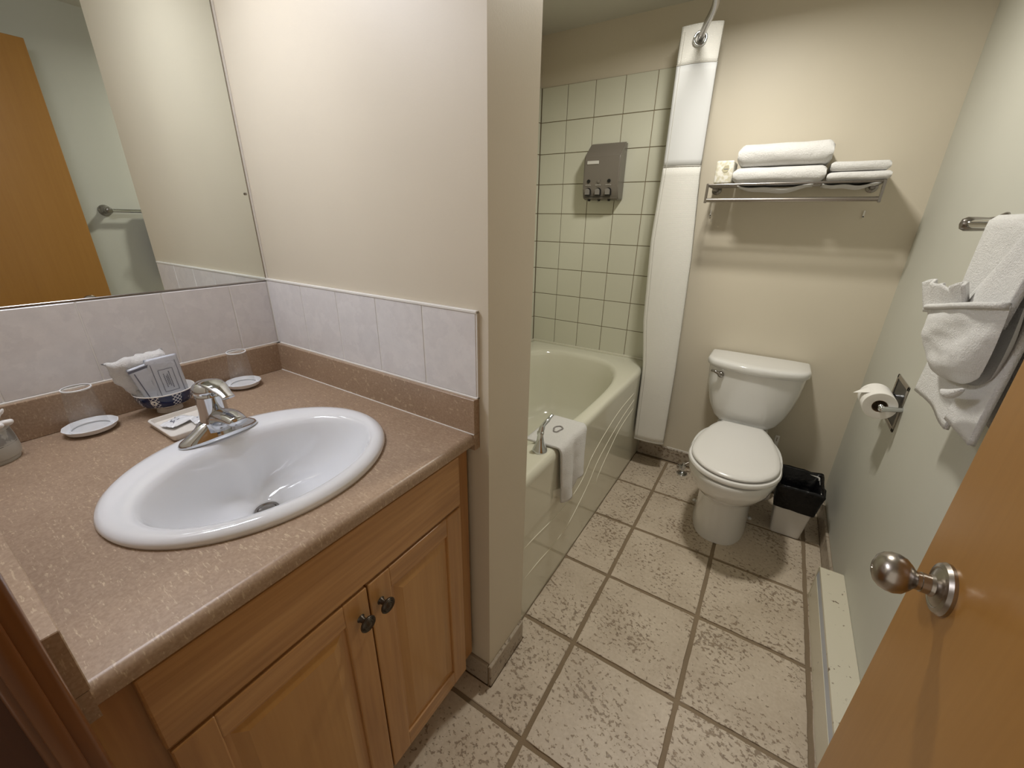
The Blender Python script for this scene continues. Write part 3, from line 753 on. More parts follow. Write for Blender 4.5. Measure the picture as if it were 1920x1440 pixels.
for k in range(20):
    a = k/20*2*PI*1.0+.4; b_ = a+.33; rx, ry = .014+.003*sin(3*a), .026
    tube(bm, [(.748+rx*cos(a), .575+ry*sin(a), ZR+.0122), (.748+rx*cos(b_), .575+ry*sin(b_), ZR+.0122)], .003, 5)
o = W('printed_emblem', bm, mat('grey_print', (.30, .28, .27), .8), wcl); o['label'] = 'faint grey oval emblem'

# ------------------------------------------------------------------ shower rod, curtain
ZROD = 2.05
rod = thing('shower_rod', 'curved chrome shower curtain rod running from the back wall above the tub', 'curtain rod', (.84, D, ZROD))
pts = smoothpts([(.815, D-.002, ZROD), (.853, 1.48, ZROD), (.902, 1.33, ZROD), (.958, 1.16, ZROD), (.985, .92, ZROD), (.955, .66, ZROD), (.885, .40, ZROD), (.800, TP+.003, ZROD)], 8)
bm = bmesh.new(); tube(bm, pts, .0125, 16); W('bar', bm, M['darksteel'], rod, 0)
bm = bmesh.new(); lathe(bm, (.815, D, ZROD), (0.2, -1, 0), [(.038, 0), (.036, .008), (.018, .02), (.014, .03)], 28); W('flange', bm, M['chrome'], rod, 40)
bm = bmesh.new(); lathe(bm, (.800, TP, ZROD), (.2, 1, 0), [(.034, .001), (.032, .008), (.018, .02), (.014, .03)], 28); W('flange', bm, M['chrome'], rod, 40)

cur = thing('shower_curtain', 'white hookless shower curtain bunched against the back wall at the end of the tub', 'curtain', (.87, 1.56, 0))
ZB, ZT = .175, 2.105
NF = 7
def cpath(s, z):
    """s 0..1 along pleats; returns x,y"""
    k = (ZT-z)/(ZT-ZB)
    ph = s*NF; i = int(min(ph, NF-1e-6)); f = ph-i
    t = f
    tt = t-.12*sin(2*PI*t)/(2*PI)*1.0
    def tab(T):
        for (z1_, v1), (z0_, v0) in zip(T, T[1:]):
            if z >= z0_: return v0+(v1-v0)*((z-z0_)/(z1_-z0_))
        return T[-1][1]
    xl_ = tab([(2.2, .778), (2.0, .774), (1.6, .776), (1.27, .764), (.87, .782), (.62, .814), (.15, .822), (0, .822)])
    xr = tab([(2.2, .940), (1.97, .938), (1.58, .942), (1.2, .968), (.6, .985), (.15, .988), (0, .988)])
    xr -= .006*i; xl_ -= (.007*i*max(0, 1-k*1.3) if i else 0)
    x = xl_+(xr-xl_)*(tt if i % 2 == 0 else 1-tt)
    y = 1.475+.025*(i+t**2*.6+.2*t)*0 + 1.475*0 + .0255*i + .0255*(t**3 if True else t)
    y += .010*sin(PI*t)*(-1)*(.6+.4*sin(k*4+i))
    y += .0*k
    return x, y
def band(name, z0, z1, m, nz, off=0.0):
    bm = bmesh.new()
    def f(u, v):
        z = z0+(z1-z0)*v; x, y = cpath(u, z); return (x, y-off, z-.012*(u-.5)*(z < .3)+ (0.0))
    grid(bm, NF*14+1, nz, f); o = W(name, bm, m, cur, 0); solid(o, .0016, 0); return o
band('lower_panel', ZB, 1.59, M['waffle'], 40)
band('window_panel', 1.588, 1.972, M['sheer'], 14)
band('header', 1.970, ZT, M['waffle'], 8)
for zz_ in (1.588, 1.971, ZB+.012):
    bm = bmesh.new()
    pts_ = [(cpath(s, zz_)[0], cpath(s, zz_)[1]-.0022, zz_) for s in [i/(NF*12) for i in range(0, 13)]]
    tube(bm, pts_, .0014, 6); W('seam', bm, M['stitch'], cur)
bm = bmesh.new(); tube(bm, [(cpath(.012, z)[0]+.004, cpath(.012, z)[1]-.0022, z) for z in [ZB+.02+i*(ZT-ZB-.04)/30 for i in range(31)]], .0011, 5); W('seam', bm, M['stitch'], cur)
# rings sewn in the header around the rod
for k, (yy) in enumerate((1.462, 1.492, 1.54, 1.59, 1.63)):
    t = (D-yy)/(D-1.48); xx = .815+.038*t
    bm = bmesh.new(); c = Vector((xx, yy, ZROD)); d = Vector((.23, -1, 0)).normalized(); ex, ey = frame(d)
    q = [c+(ex*cos(a)+ey*sin(a))*.023 for a in [2*PI*i/28 for i in range(29)]]
    tube(bm, q, .0050, 8); W('ring', bm, M['chrome'], cur, 0)

# ------------------------------------------------------------------ soap dispenser on the tiles
dx0, dx1, dz0, dz1 = .345, .540, 1.458, 1.730
dp = thing('soap_dispenser', 'dark grey three-button wall soap dispenser on the ivory shower tiles', 'soap dispenser', (.44, D, 1.46))
bm = bmesh.new(); yb = D-.0082
prof = [(yb, dz1), (yb-.020, dz1), (yb-.088, dz1-.060), (yb-.094, dz1-.075), (yb-.088, dz0+.055), (yb-.080, dz0+.012), (yb-.070, dz0), (yb, dz0)]
rings(bm, [[(x, y, z) for y, z in prof] for x in (dx0, dx1)])
bmesh.ops.bevel(bm, geom=bm.edges[:], offset=.006, segments=3, affect='EDGES'); W('housing', bm, M['dispenser'], dp, 40)
yf = lambda z: yb-.0895-(z-dz0-.055)/(dz1-dz0-.13)*.0055 - .0005
bm = bmesh.new(); box(bm, dx0+.018, dx0+.082, yf(1.634)-.0015, yf(1.634)+.002, 1.626, 1.642, bev=.0015); W('nameplate', bm, mat('pale_plate', (.62, .60, .56), .4), dp)
for k in range(3):
    cx = dx0+.032+.056*k
    bm = bmesh.new(); lathe(bm, (cx, yf(1.547), 1.547), (0, -1, 0), [(.0088, -.001), (.0088, .0012), (.006, .0018)], 20); o = W('level_window', bm, M['black'] if k != 1 else M['dispenser'], dp, 40)
    if k != 1: o['label'] = 'black round level window'
    bm = bmesh.new()
    for q in range(5): box(bm, cx-.016+q*.0062, cx-.012+q*.0062, yf(1.529)-.0008, yf(1.529)+.001, 1.5265, 1.5305)
    W('printed_word', bm, mat('pale_print', (.42, .40, .36), .5), dp)
    bm = bmesh.new(); arch = [(cx+.0165*cos(a), 1.5+.0165*sin(a)) for a in [PI*i/10 for i in range(11)]]+[(cx-.0165, 1.478), (cx+.0165, 1.478)]
    rings(bm, [[(x, yf(z)-.0009, z) for x, z in arch], [(x, yf(z)+.002, z) for x, z in arch]]); W('button_recess', bm, M['black'], dp)
    bm = bmesh.new(); arch = [(cx-.002+.0125*cos(a), 1.5+.0125*sin(a)) for a in [PI*i/10 for i in range(11)]]+[(cx-.0145, 1.483), (cx+.0105, 1.483)]
    rings(bm, [[(x, yf(z)+.001, z) for x, z in arch], [(x, yf(z)-.008, z) for x, z in arch]]); W('push_button', bm, mat('grey_button', (.22, .205, .185), .2), dp, 30)
W('outlet_slot', B(dx0+.015, dx1-.040, yf(1.472)-.001, yf(1.472)+.004, 1.4705, 1.4735), M['black'], dp)
for k in range(3):
    cx = dx0+.032+.056*k; bm = bmesh.new(); lathe(bm, (cx, yb-.065, dz0-.006), (0, 0, 1), [(.006, 0), (.008, .008)], 12); W('nozzle', bm, M['black'], dp)

# ------------------------------------------------------------------ toilet
TXC = 1.337
to = thing('toilet', 'white two-piece toilet with closed lid against the back wall', 'toilet', (TXC, 1.25, 0))
n = 56
def toi(a, y0, y1, z, e=2.2, ef=None):
    """ring with x half width a, from front y0 to back y1"""
    out = []; cy = (y0+y1)/2; b = (y1-y0)/2
    for i in range(n):
        t = 2*PI*i/n; c, s = cos(t), sin(t); ee = e if s > 0 else (ef or e)
        out.append((TXC+a*math.copysign(abs(c)**(2/ee), c), cy+b*math.copysign(abs(s)**(2/ee), s), z))
    return out
bm = bmesh.new()
rings(bm, [toi(.119, 1.052, 1.575, 0, 3.2, 2.6), toi(.120, 1.052, 1.575, .012, 3.2, 2.6), toi(.117, 1.054, 1.57, .03, 3.2, 2.6), toi(.114, 1.056, 1.56, .10, 3.0, 2.5), toi(.112, 1.054, 1.55, .19, 3.0, 2.4), toi(.115, 1.040, 1.54, .232, 2.8, 2.3),
           toi(.130, .995, 1.52, .256, 2.6, 2.2), toi(.156, .940, 1.50, .285, 2.5, 2.1), toi(.174, .900, 1.49, .330, 2.4, 2.1), toi(.182, .880, 1.485, .370, 2.4, 2.1), toi(.184, .874, 1.48, .395, 2.4, 2.1), toi(.180, .878, 1.475, .404, 2.4, 2.1), toi(.165, .90, 1.46, .407, 2.4, 2.1)])
W('bowl', bm, M['toilet'], to, 50)
bm = bmesh.new(); box(bm, TXC-.115, TXC+.115, 1.43, D-.03, .36, .405, bev=.015, seg=3); box(bm, TXC-.09, TXC+.09, 1.46, 1.62, .0, .37, bev=.03, seg=3); W('rear_pedestal', bm, M['toilet'], to, 40)
for sx_ in (-1, 1):
    bm = bmesh.new(); lathe(bm, (TXC+sx_*.128, 1.33, 0), (0, 0, 1), [(.010, 0), (.010, .004), (.006, .009), (.002, .010)], 16); W('bolt_cap', bm, M['toilet'], to, 0)
def seatring(a, y0, yb_, z, wb, n=n):
    out = []
    cy = y0+a*1.12; 
    pts = []
    for i in range(n):
        t = 2*PI*i/n; c, s = cos(t), sin(t)
        x = a*c; y = cy+(a*1.12 if s < 0 else (yb_-cy)*1.18)*s
        if y > yb_: y = yb_
        if y > cy+.06: x = math.copysign(min(abs(x), a-(a-wb)*((y-cy-.06)/(yb_-cy-.06))**1.2), x)
        pts.append((TXC+x, y, z))
    return pts
SB = 1.425
bm = bmesh.new(); rings(bm, [seatring(.170, .888, SB, .409, .115), seatring(.176, .881, SB, .413, .118), seatring(.177, .880, SB, .420, .118), seatring(.173, .884, SB, .427, .116)]); W('seat', bm, M['seat'], to, 50)
bm = bmesh.new(); rings(bm, [seatring(.161, .902, SB-.003, .430, .108), seatring(.166, .897, SB-.002, .434, .110), seatring(.1665, .896, SB-.002, .440, .110), seatring(.162, .902, SB-.006, .446, .106), seatring(.145, .922, SB-.02, .448, .10), seatring(.08, 1.0, SB-.1, .449, .06)]); W('seat_lid', bm, M['seat'], to, 50)
for sx_ in (-1, 1):
    bm = bmesh.new(); tube(bm, [(TXC+sx_*.075-.018, 1.43, .425), (TXC+sx_*.075+.018, 1.43, .425)], .010, 12); W('hinge', bm, M['seat'], to, 40)
# tank: bowed front, tapering down
def tank(a, yf_, z, bow=.055, k=0):
    out = []; yb_ = D-.012; nn = 28
    for i in range(nn+1):
        u = i/nn*2-1; r_ = abs(u)
        x = TXC+a*u; y = yf_+bow*(r_**2.4)+ (.030*max(0, (r_-.86)/.14)**2)
        out.append((x, y, z))
    out.append((TXC+a, yb_, z)); out.append((TXC-a, yb_, z)); return out
bm = bmesh.new()
rings(bm, [tank(.10, 1.485, .408, .03), tank(.125, 1.468, .416, .035), tank(.148, 1.458, .44, .04), tank(.170, 1.448, .49, .045), tank(.186, 1.440, .55, .05), tank(.198, 1.434, .61, .055), tank(.205, 1.430, .70, .058)])
W('tank', bm, M['toilet'], to, 50)
bm = bmesh.new()
rings(bm, [tank(.209, 1.424, .697, .060), tank(.214, 1.417, .702, .062), tank(.216, 1.414, .712, .063), tank(.216, 1.414, .724, .063), tank(.213, 1.418, .732, .062), tank(.205, 1.428, .736, .060), tank(.15, 1.46, .7375, .04)])
W('tank_lid', bm, M['toilet'], to, 50)
lx, ly, lz = 1.196, 1.452, .672
lv = bmesh.new(); lathe(lv, (lx, ly+.006, lz-.006), (0, -1, 0), [(.015, 0), (.0145, .012), (.010, .017), (.002, .019)], 24); lvo = W('flush_lever', lv, M['darksteel'], to, 40)
bm = bmesh.new(); tube(bm, smoothpts([(lx, ly-.012, lz-.006), (lx-.014, ly-.016, lz+.004), (lx-.030, ly-.014, lz+.010), (lx-.045, ly-.006, lz+.008)], 4), [.009]*4+[.0075]*4+[.006]*4+[.004], 10); W('lever_arm', bm, M['darksteel'], lvo, 0)

# supply stop valve
sv = thing('stop_valve', 'small chrome water stop valve on the floor left of the toilet', 'valve', (1.095, 1.56, 0))
bm = bmesh.new(); lathe(bm, (1.102, 1.555, 0), (0, 0, 1), [(.030, 0), (.028, .006), (.014, .014), (.010, .018)], 24); W('escutcheon', bm, M['chrome'], sv, 40)
bm = bmesh.new(); lathe(bm, (1.102, 1.555, .012), (0, 0, 1), [(.009, 0), (.009, .02), (.013, .024), (.013, .045), (.008, .05), (.008, .06)], 16); lathe(bm, (1.102, 1.555, .048), (-.8, -.6, 0), [(.007, 0), (.007, .02), (.016, .022), (.017, .028), (.013, .032)], 16); W('valve_body', bm, M['chrome'], sv, 40)
bm = bmesh.new(); tube(bm, smoothpts([(1.104, 1.558, .060), (1.13, 1.575, .075), (1.19, 1.60, .10), (1.232, 1.615, .24), (1.235, 1.61, .40)], 6), .005, 10); W('supply_hose', bm, M['steel'], sv, 0)

# toilet brush
tb = thing('toilet_brush', 'white toilet brush in its holder behind the toilet beside the bin', 'toilet brush', (1.500, 1.575, 0))
bm = bmesh.new(); lathe(bm, (1.500, 1.575, 0), (0, 0, 1), [(.040, 0), (.042, .004), (.036, .10), (.030, .115), (.022, .118)], 28); W('holder', bm, M['binwhite'], tb, 40)
bm = bmesh.new(); box(bm, 1.490, 1.510, 1.571, 1.579, .11, .365, bev=.003, seg=2); W('handle', bm, M['binwhite'], tb, 40)
bm = bmesh.new(); box(bm, 1.498, 1.502, 1.5695, 1.572, .335, .357); W('hanging_slot', bm, M['darksteel'], tb)

# ------------------------------------------------------------------ bin
bn = thing('waste_bin', 'small square tapered white waste bin lined with a black bag', 'bin', (1.61, 1.37, 0))
def sq(cx, cy, a, b, z, r=.012, wob=0, k=0):
    out = []
    for (sx_, sy_, q) in ((1, 1, 0), (-1, 1, 1), (-1, -1, 2), (1, -1, 3)):
        for i in range(6):
            t = (q+i/5)*PI/2; out.append([cx+sx_*(a-r)+r*cos(t), cy+sy_*(b-r)+r*sin(t), z])
    # densify
    res = []
    for i in range(len(out)):
        p, p2 = out[i], out[(i+1) % len(out)]
        m_ = 5 if i % 6 == 5 else 1
        for j in range(m_):
            t = j/m_; x = p[0]+(p2[0]-p[0])*t; y = p[1]+(p2[1]-p[1])*t
            if wob:
                w_ = wob*noise.noise(Vector((x*38, y*38, z*30+k))); x += w_*(1 if x > cx else -1); y += w_*(1 if y > cy else -1)
            res.append((x, y, z+(wob*1.2*noise.noise(Vector((x*30, y*30, 7))) if wob else 0)))
    return res
bcx, bcy = 1.611, 1.362
bm = bmesh.new(); rings(bm, [sq(bcx, bcy, .058, .070, 0), sq(bcx, bcy, .0585, .0705, .004), sq(bcx+.004, bcy, .080, .093, .262), sq(bcx+.004, bcy, .077, .090, .262), sq(bcx, bcy, .050, .062, .008)]); W('body', bm, M['binwhite'], bn, 40)
bm = bmesh.new(); c4 = bcx+.003
rings(bm, [sq(c4, bcy, .078, .091, .152, wob=.006), sq(c4, bcy, .082, .095, .170, wob=.004), sq(c4+.001, bcy, .086, .099, .225, wob=.006), sq(c4+.002, bcy, .091, .103, .262, wob=.007), sq(c4+.002, bcy, .088, .100, .276, wob=.008), sq(c4+.002, bcy, .079, .092, .270, wob=.006), sq(c4, bcy, .058, .071, .20, wob=.010), sq(c4, bcy, .036, .046, .10, wob=.010)], False, True)
o = W('bag_liner', bm, M['bag'], bn, 0)

# ------------------------------------------------------------------ toilet paper holder + roll
ph = thing('paper_holder', 'recessed chrome toilet paper holder on the right wall', 'paper holder', (WR, 1.10, .80))
pc = Vector((WR, 1.092, .795)); hs_ = .080
bm = bmesh.new(); fw = .013
for (y0, y1, z0, z1) in ((-hs_, hs_, hs_-fw, hs_), (-hs_, hs_, -hs_, -hs_+fw), (-hs_, -hs_+fw, -hs_, hs_), (hs_-fw, hs_, -hs_, hs_)):
    box(bm, WR-.004, WR, pc.y+y0, pc.y+y1, pc.z+z0, pc.z+z1, bev=.001)
W('frame', bm, M['steel'], ph)
W('recess', B(WR-.0015, WR, pc.y-.067, pc.y+.067, pc.z-.067, pc.z+.067), mat('dark_recess', (.03, .03, .03), .3, .6), ph)
for yy in (.975, 1.155):
    bm = bmesh.new()
    tube(bm, smoothpts([(WR-.002, yy+(.03 if yy < 1 else -.012), .800), (WR-.03, yy+(.012 if yy < 1 else -.004), .802), (1.708, yy, .802)], 5), .0085, 12); sph(bm, (1.706, yy, .802), .0105); W('arm', bm, M['chrome'], ph, 0)
bm = bmesh.new(); tube(bm, [(1.706, .975, .802), (1.706, 1.155, .802)], .0075, 12); W('spindle', bm, M['chrome'], ph, 0)
rl = thing('toilet_paper_roll', 'half-used white toilet paper roll with its end folded to a point', 'toilet paper', (1.700, 1.04, .80))
rc = Vector((1.703, .995, .802)); 
bm = bmesh.new(); R1_, R0_ = .0455, .021
lathe(bm, rc, (0, 1, 0), [(R0_, 0), (R0_+.003, -.0005), (R1_-.001, 0), (R1_, .001), (R1_, .109), (R1_-.001, .11), (R0_, .11), (R0_, 0)], 48, False, False); W('paper', bm, M['paper'], rl, 40)
bm = bmesh.new(); lathe(bm, rc, (0, 1, 0), [(R0_+.0003, .001), (R0_+.0003, .109), (R0_-.0012, .109), (R0_-.0012, .001), (R0_+.0003, .001)], 32, False, False); W('core', bm, M['cardboard'], rl, 40)
bm = bmesh.new()   # tail: leaves top tangent, slopes down-left, folded to a point
def tail(u, v):
    a = PI/2
    p0 = rc+Vector((0, .055, R1_+.0008)); L_ = .068
    x = p0.x-L_*v; zt = p0.z-.030*v**1.3-.002
    hw = .0545*(1-v)+.001
    return (x, rc.y+.055+(u-.5)*2*hw, zt)
grid(bm, 7, 9, tail); o = W('folded_tail', bm, M['paper'], rl, 0); solid(o, .001, 0)

# ------------------------------------------------------------------ baseboard heater
ht = thing('baseboard_heater', 'cream electric baseboard heater with scuffed top along the right wall', 'heater', (1.73, .2, 0))
hy0, hy1, hx = -.69, .908, 1.690
W('back_panel', B(WR-.004, WR-.0005, hy0, hy1, .030, .178), M['heater'], ht)
W('top_cover', B(hx+.002, WR-.001, hy0, hy1-.002, .1735, .179, bev=.001), M['heater'], ht)
W('top_lip', B(hx-.0, hx+.004, hy0, hy1-.002, .166, .179, bev=.001), M['heater'], ht)
bm = bmesh.new(); rings(bm, [[(hx+.001, y, .164), (hx+.012, y, .168), (hx+.020, y, .138), (hx-.001, y, .136)] for y in (hy0, hy1-.004)]); W('louvre', bm, M['bluegrey'], ht)
W('front_panel', B(hx-.002, hx+.002, hy0, hy1-.003, .040, .137, bev=.001), M['heater'], ht)
W('heating_element', B(hx+.02, hx+.05, hy0, hy1-.03, .05, .12), M['darksteel'], ht)
W('end_cap', B(hx-.004, WR-.001, hy1-.003, hy1, .030, .180, bev=.001), M['heater'], ht)
W('bottom_panel', B(hx+.0, WR-.001, hy0, hy1-.003, .026, .036), M['heater'], ht)
W('foot', B(hx+.02, WR-.002, .84, .88, 0, .027), M['heater'], ht)
W('foot', B(hx+.02, WR-.002, -.55, -.51, 0, .027), M['heater'], ht)

# ------------------------------------------------------------------ towel rack on the back wall
rk = thing('towel_rack', 'chrome wall-mounted towel shelf above the toilet', 'towel rack', (1.285, D, 1.5))
RX0, RX1, RYF, RZT, RZB = .984, 1.588, 1.459, 1.508, 1.447
for k, yy in enumerate((RYF, 1.508, 1.556, 1.604)):
    bm = bmesh.new(); tube(bm, [(RX0, yy, RZT), (RX1, yy, RZT)], .0045, 10); W('shelf_rail', bm, M['darksteel'], rk, 40)
bm = bmesh.new(); tube(bm, [(RX0, RYF, RZB), (RX1, RYF, RZB)], .0085, 14); W('hanging_bar', bm, M['steel'], rk, 40)
bm = bmesh.new(); tube(bm, [(RX0+.01, RYF+.03, RZB), (RX1-.01, RYF+.03, RZB-.001)], .0045, 10); W('rear_bar', bm, M['darksteel'], rk, 40)
for xx in (RX0, RX1):
    bm = bmesh.new()
    box(bm, xx-.0035, xx+.0035, RYF-.008, D-.006, RZT-.006, RZT+.005, bev=.001); box(bm, xx-.0045, xx+.0045, RYF-.009, RYF+.006, RZB-.012, RZT+.004, bev=.001)
    W('side_arm', bm, M['darksteel'], rk)
    bm = bmesh.new(); lathe(bm, (xx+(.012 if xx < 1.2 else -.012), D, RZT-.008), (0, -1, 0), [(.022, 0), (.021, .005), (.012, .010), (.008, .03)], 20); box(bm, xx-.004, xx+(.014 if xx < 1.2 else .004), D-.03, D-.02, RZT-.014, RZT); W('wall_mount', bm, M['darksteel'], rk, 40)
    cx = xx+(.004 if xx < 1.2 else -.012)
    bm = bmesh.new(); box(bm, cx-.003, cx+.003, D-.010, D, 1.383, 1.412, bev=.001); W('wall_plug', bm, M['caulk'], rk)
    bm = bmesh.new(); lathe(bm, (cx, D-.0095, 1.388), (0, -1, 0), [(.003, 0), (.0025, .001)], 10); W('screw_hole', bm, M['black'], rk)

def folded(name, label, x0, x1, y0, y1, z0, z1, seed, group, sag=0, layers=2, under=False):
    t_ = thing(name, label, 'towel', ((x0+x1)/2, (y0+y1)/2, z0), group)
    for q in range(layers):
        zz0 = z0+q*(z1-z0)/layers; zz1 = z0+(q+1)*(z1-z0)/layers; r = (zz1-zz0)/2-.0006; zc = (zz0+zz1)/2
        bm = bmesh.new(); NU = 34
        yfq = y0+.004*q
        sec = [(yfq+r*1.2-r*1.2*cos(a), zc+r*sin(a)) for a in [-PI/2+PI*i/12 for i in range(13)]]
        sec = [(yfq+r*1.1*(1-cos(a)) , zc+r*sin(a)) for a in [-PI/2+PI*i/14 for i in range(15)]]
        sec2 = sec+[(y0+(y1-y0)*f, zc+r) for f in (.25, .5, .75, 1)]+[(y1, zc)]+[(y0+(y1-y0)*f, zc-r) for f in (1, .75, .5, .25)]
        rs = []
        for i in range(NU+1):
            u = i/NU; x = x0+(x1-x0)*u; e = min(1, min(u, 1-u)*14+.35)**.5
            rs.append([(x+.003*noise.noise(Vector((y*30, z*40, seed))), y+.004*noise.noise(Vector((x*9, z*30, seed+q))), zc+(z-zc)*e*(1+.06*noise.noise(Vector((x*14, y*14, seed))))+.0025*noise.noise(Vector((x*11, seed, q)))) for y, z in sec2])
        rings(bm, rs); W('fold', bm, M['towel'], t_, 60)
    return t_
GT = 'folded towels on the chrome rack'
RZ = RZT+.0055
folded('folded_towel', 'thinner folded white towel at the bottom of the left stack on the rack', 1.076, 1.402, 1.455, 1.64, RZ, RZ+.058, 1, GT, layers=1)
folded('folded_towel', 'thick folded white towel on top of the left stack on the rack', 1.083, 1.408, 1.450, 1.635, RZ+.060, RZ+.146, 5, GT, layers=1)
folded('folded_towel', 'thin folded white towel at the bottom of the right stack on the rack', 1.408, 1.602, 1.455, 1.64, RZ, RZ+.030, 9, GT, layers=1)
folded('folded_towel', 'thin folded white towel on top of the right stack on the rack', 1.412, 1.592, 1.462, 1.64, RZ+.032, RZ+.066, 13, GT, layers=1)
# drooping towel edges under the rails
for k, (a, b, dpt) in enumerate(((1.10, 1.37, .026), (1.40, 1.58, .016))):
    bm = bmesh.new()
    def f(u, v):
        x = a+(b-a)*u; s = sin(PI*u)**.8; return (x, 1.47+.15*v, RZT-.006-dpt*s*(sin(PI*min(1, v*1.3+.1))*.8+.2)-.003*sin(u*12))
    grid(bm, 20, 8, f); o = W('towel_hem', bm, M['towel'], None, 0); solid(o, .004, 0)
    tag(o, ['sagging white towel edge hanging under the left half of the rack', 'sagging white towel edge hanging under the right end of the rack'][k], 'towel', 'towel edges under the rack')
# patterned tissue pack
tp = thing('tissue_pack', 'square white pack printed with a beige leaf at the left end of the rack', 'tissue pack', (1.035, 1.52, RZ))
m = mat('printed_tissue', (.78, .76, .70), .7); v = worldc(m); base(m, ramp(m, noi(m, v, 60, 3), [(.45, (.80, .78, .72)), (.62, (.62, .58, .44))]))
W('pack', B(1.000, 1.072, 1.478, 1.60, RZ, RZ+.090, bev=.008, seg=3), m, tp, 40)
bm = bmesh.new(); leaf = [(1.026, 1.568), (1.036, 1.582), (1.050, 1.586), (1.055, 1.572), (1.050, 1.560), (1.036, 1.556)]
rings(bm, [[(x, 1.4785, z) for x, z in leaf], [(x, 1.4765, z) for x, z in leaf]]); W('leaf_print', bm, mat('beige_print', (.50, .46, .32), .7), tp)
W('leaf_vein', B(1.034, 1.051, 1.4758, 1.4768, 1.569, 1.571), M['ink'], tp)

# ------------------------------------------------------------------ towel bar and hanging towels on the right wall
ZBAR = 1.360
tbar = thing('towel_bar', 'chrome towel bar on the right wall holding the hanging towels', 'towel bar', (WR, .49, ZBAR))
bm = bmesh.new(); tube(bm, [(1.702, .134, ZBAR), (1.702, .838, ZBAR)], .0095, 16); W('bar', bm, M['chrome'], tbar, 40)
for yy in (.140, .838):
    bm = bmesh.new(); lathe(bm, (WR, yy, ZBAR), (-1, 0, 0), [(.028, 0), (.028, .004), (.024, .010), (.018, .017), (.0155, .030), (.0165, .050), (.0165, .066), (.012, .074), (.003, .077)], 28); W('post', bm, M['darksteel'], tbar, 40)

def hang(name, label, y0, y1, zb_front, zb_back, r, seed, th=.012, waves=2.5, amp=.006, group=None):
    t_ = thing(name, label, 'towel', (1.702, (y0+y1)/2, ZBAR), group)
    bm = bmesh.new(); NU, NV = 34, 60
    Lb = ZBAR-zb_back; Lf = ZBAR-zb_front; La = PI*r
    def f(u, v):
        s = v*(Lb+La+Lf); y = y0+(y1-y0)*u
        if s < Lb: x = 1.702+r; z = zb_back+s; k = (ZBAR-z)/Lb
        elif s < Lb+La: a = (s-Lb)/r; x = 1.702+r*cos(a); z = ZBAR+r*sin(a); k = 0
        else: x = 1.702-r; z = ZBAR-(s-Lb-La); k = (ZBAR-z)/Lf
        w = amp*k*sin(u*waves*2*PI+seed)*(1 if s > Lb else -.5); x -= w+.004*noise.noise(Vector((y*8, z*8, seed)))*k
        if s > Lb+La: x -= .002*k
        return (min(x, WR-.010), y+.004*noise.noise(Vector((z*6, seed, 0))), z)
    grid(bm, NU, NV, f); o = W('cloth', bm, M['towel'], t_, 0); solid(o, th, 0); return t_
hang('hanging_bath_towel', 'white bath towel draped over the bar behind the folded pocket towel', .402, .652, .972, 1.02, .014, 1, .008, 1.0, .003, 'bath towels on the bar')
hang('hanging_bath_towel', 'rolled-edge white bath towel on the bar nearest the wooden door', .284, .408, .992, 1.01, .0185, 4, .010, .6, .002, 'bath towels on the bar')
# rolled vertical edge of the near towel
pt = thing('pocket_hand_towel', 'white hand towel folded into a pocket in front of the bath towels', 'towel', (1.66, .45, 1.2))
bm = bmesh.new()   # strap from bar to pocket
def strap(u, v):
    z = ZBAR+.024-.185*v; yl = .372+.110*min(1, max(0, v-.15)/.75); y = .286+(yl-.286)*u; x = 1.672-.008*sin(PI*u)-.018*v
    if v < .18: x = 1.672+(.18-v)/.18*.028; z = ZBAR+.0285-.010*(v/.18)
    return (x-.0025*sin(u*9+v*3), y, z)
grid(bm, 22, 26, strap); o = W('hanging_strip', bm, M['towel'], pt, 0); solid(o, .010, 0)
bm = bmesh.new()
TLp, TRp, BLp, BRp = (.648, 1.176), (.268, 1.238), (.545, 1.048), (.305, 1.088)
def pocket(sg):
    def f(u, v):
        ty = TLp[0]+(TRp[0]-TLp[0])*u; tz = TLp[1]+(TRp[1]-TLp[1])*u; by = BLp[0]+(BRp[0]-BLp[0])*u; bz = BLp[1]+(BRp[1]-BLp[1])*u
        k = min(1, v); y = ty+(by-ty)*(k**1.8)-.014*sin(PI*k)*(1-u); z = tz+(bz-tz)*k+.022*(abs(u-.5)*2)**4*k**3
        e = min(1, min(u, 1-u)*7)**.5*min(1, (1-v)*5)**.5
        x = 1.654+.014*v-sg*(.007+.018*e*(.8+.3*sin(PI*v)))
        if sg > 0: x += .0035*sin((u*1.1+v*1.5)*6)*e+.0025*noise.noise(Vector((u*5, v*8, 2)))*e
        return (x, y, z)
    return f
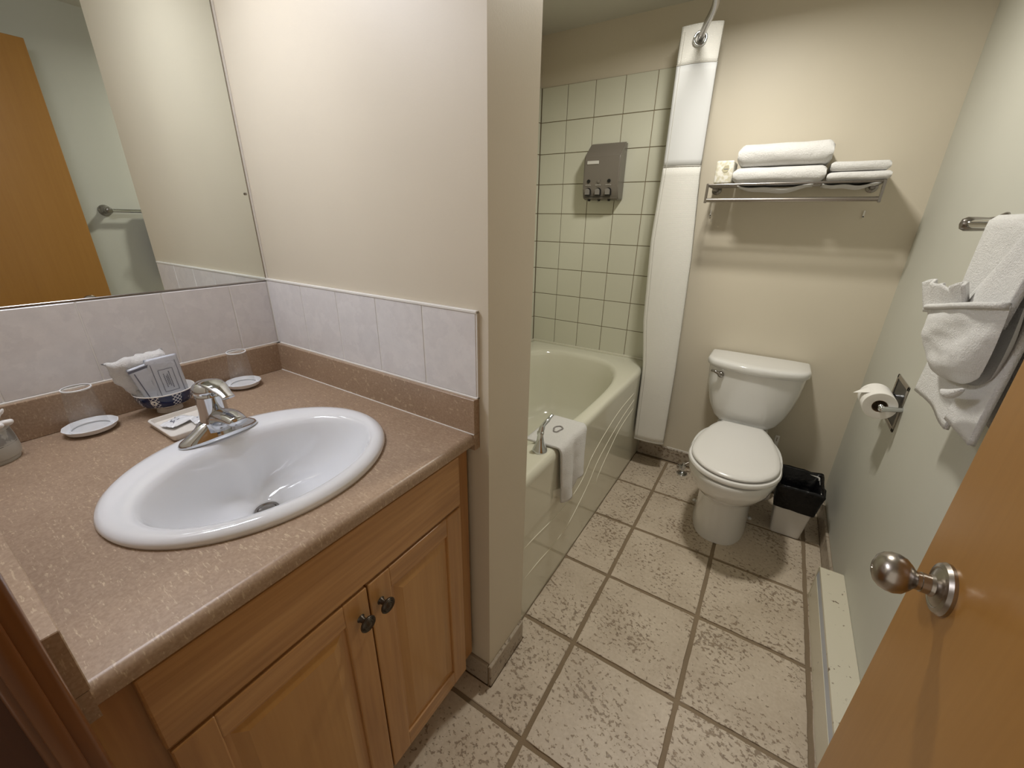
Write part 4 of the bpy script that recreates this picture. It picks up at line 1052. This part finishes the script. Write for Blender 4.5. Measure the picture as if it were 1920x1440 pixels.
grid(bm, 30, 26, pocket(1)); grid(bm, 30, 26, pocket(-1)); bmesh.ops.remove_doubles(bm, verts=bm.verts[:], dist=.0002)
o = W('pocket', bm, M['towel'], pt, 0)
bm = bmesh.new(); q = [Vector(pocket(1)(i/30, .0))+Vector((-.003, 0, 0)) for i in range(31)]; tube(bm, q, .0055, 10); W('pocket_hem', bm, M['towel'], pt, 0)
bm = bmesh.new(); q = [(1.647, .300+.0085*i, 1.086-.003*i-.008*sin(i/3.2)) for i in range(11)]; tube(bm, smoothpts(q, 2), [.003+.006*sin(PI*i/20) for i in range(21)], 12); W('rolled_corner', bm, M['towel'], pt, 0)
# fanned washcloth in pocket
fw_ = thing('fanned_washcloth', 'white washcloth pleated like a fan in the towel pocket', 'washcloth', (1.635, .52, 1.17))
bm = bmesh.new()
def fan(u, v):
    zz_ = u*8; tri = abs((zz_ % 2)-1)
    y = .640-.225*u+.022*(1-u)*v; x = 1.650-.012*tri-.016*v+.002*u; z = 1.166+.040*u+(.064+.006*sin(u*8)+.005*sin(zz_*2.1)-.02*u)*v
    return (x, y, z)
grid(bm, 57, 12, fan); o = W('cloth', bm, M['towel'], fw_, 0); solid(o, .006, 0)

# ------------------------------------------------------------------ lamps (out of frame, but the room has them)
vl = thing('vanity_light', 'three-globe vanity light bar above the mirror', 'light', (.02, -.35, 2.08))
W('backplate', B(.0, .03, -.69, -.27, 2.06, 2.14, bev=.004), M['chrome'], vl)
for ly in (-.62, -.48, -.34):
    bm = bmesh.new(); tube(bm, [(.03, ly, 2.10), (.13, ly, 2.10), (.14, ly, 2.085)], .008, 10); lathe(bm, (.14, ly, 2.060), (0, 0, 1), [(.05, 0), (.045, .02), (.025, .04), (.012, .05)], 24, False, True); W('shade', bm, M['frost'], vl, 40)
cl = thing('ceiling_light', 'small round flush ceiling light between tub and towel bar', 'light', (1.04, .90, HZ))
bm = bmesh.new(); lathe(bm, (1.04, .90, HZ-.001), (0, 0, -1), [(.11, 0), (.11, .012), (.095, .022), (.085, .022), (.08, .015), (.002, .015)], 36); W('trim_ring', bm, M['caulk'], cl, 40)
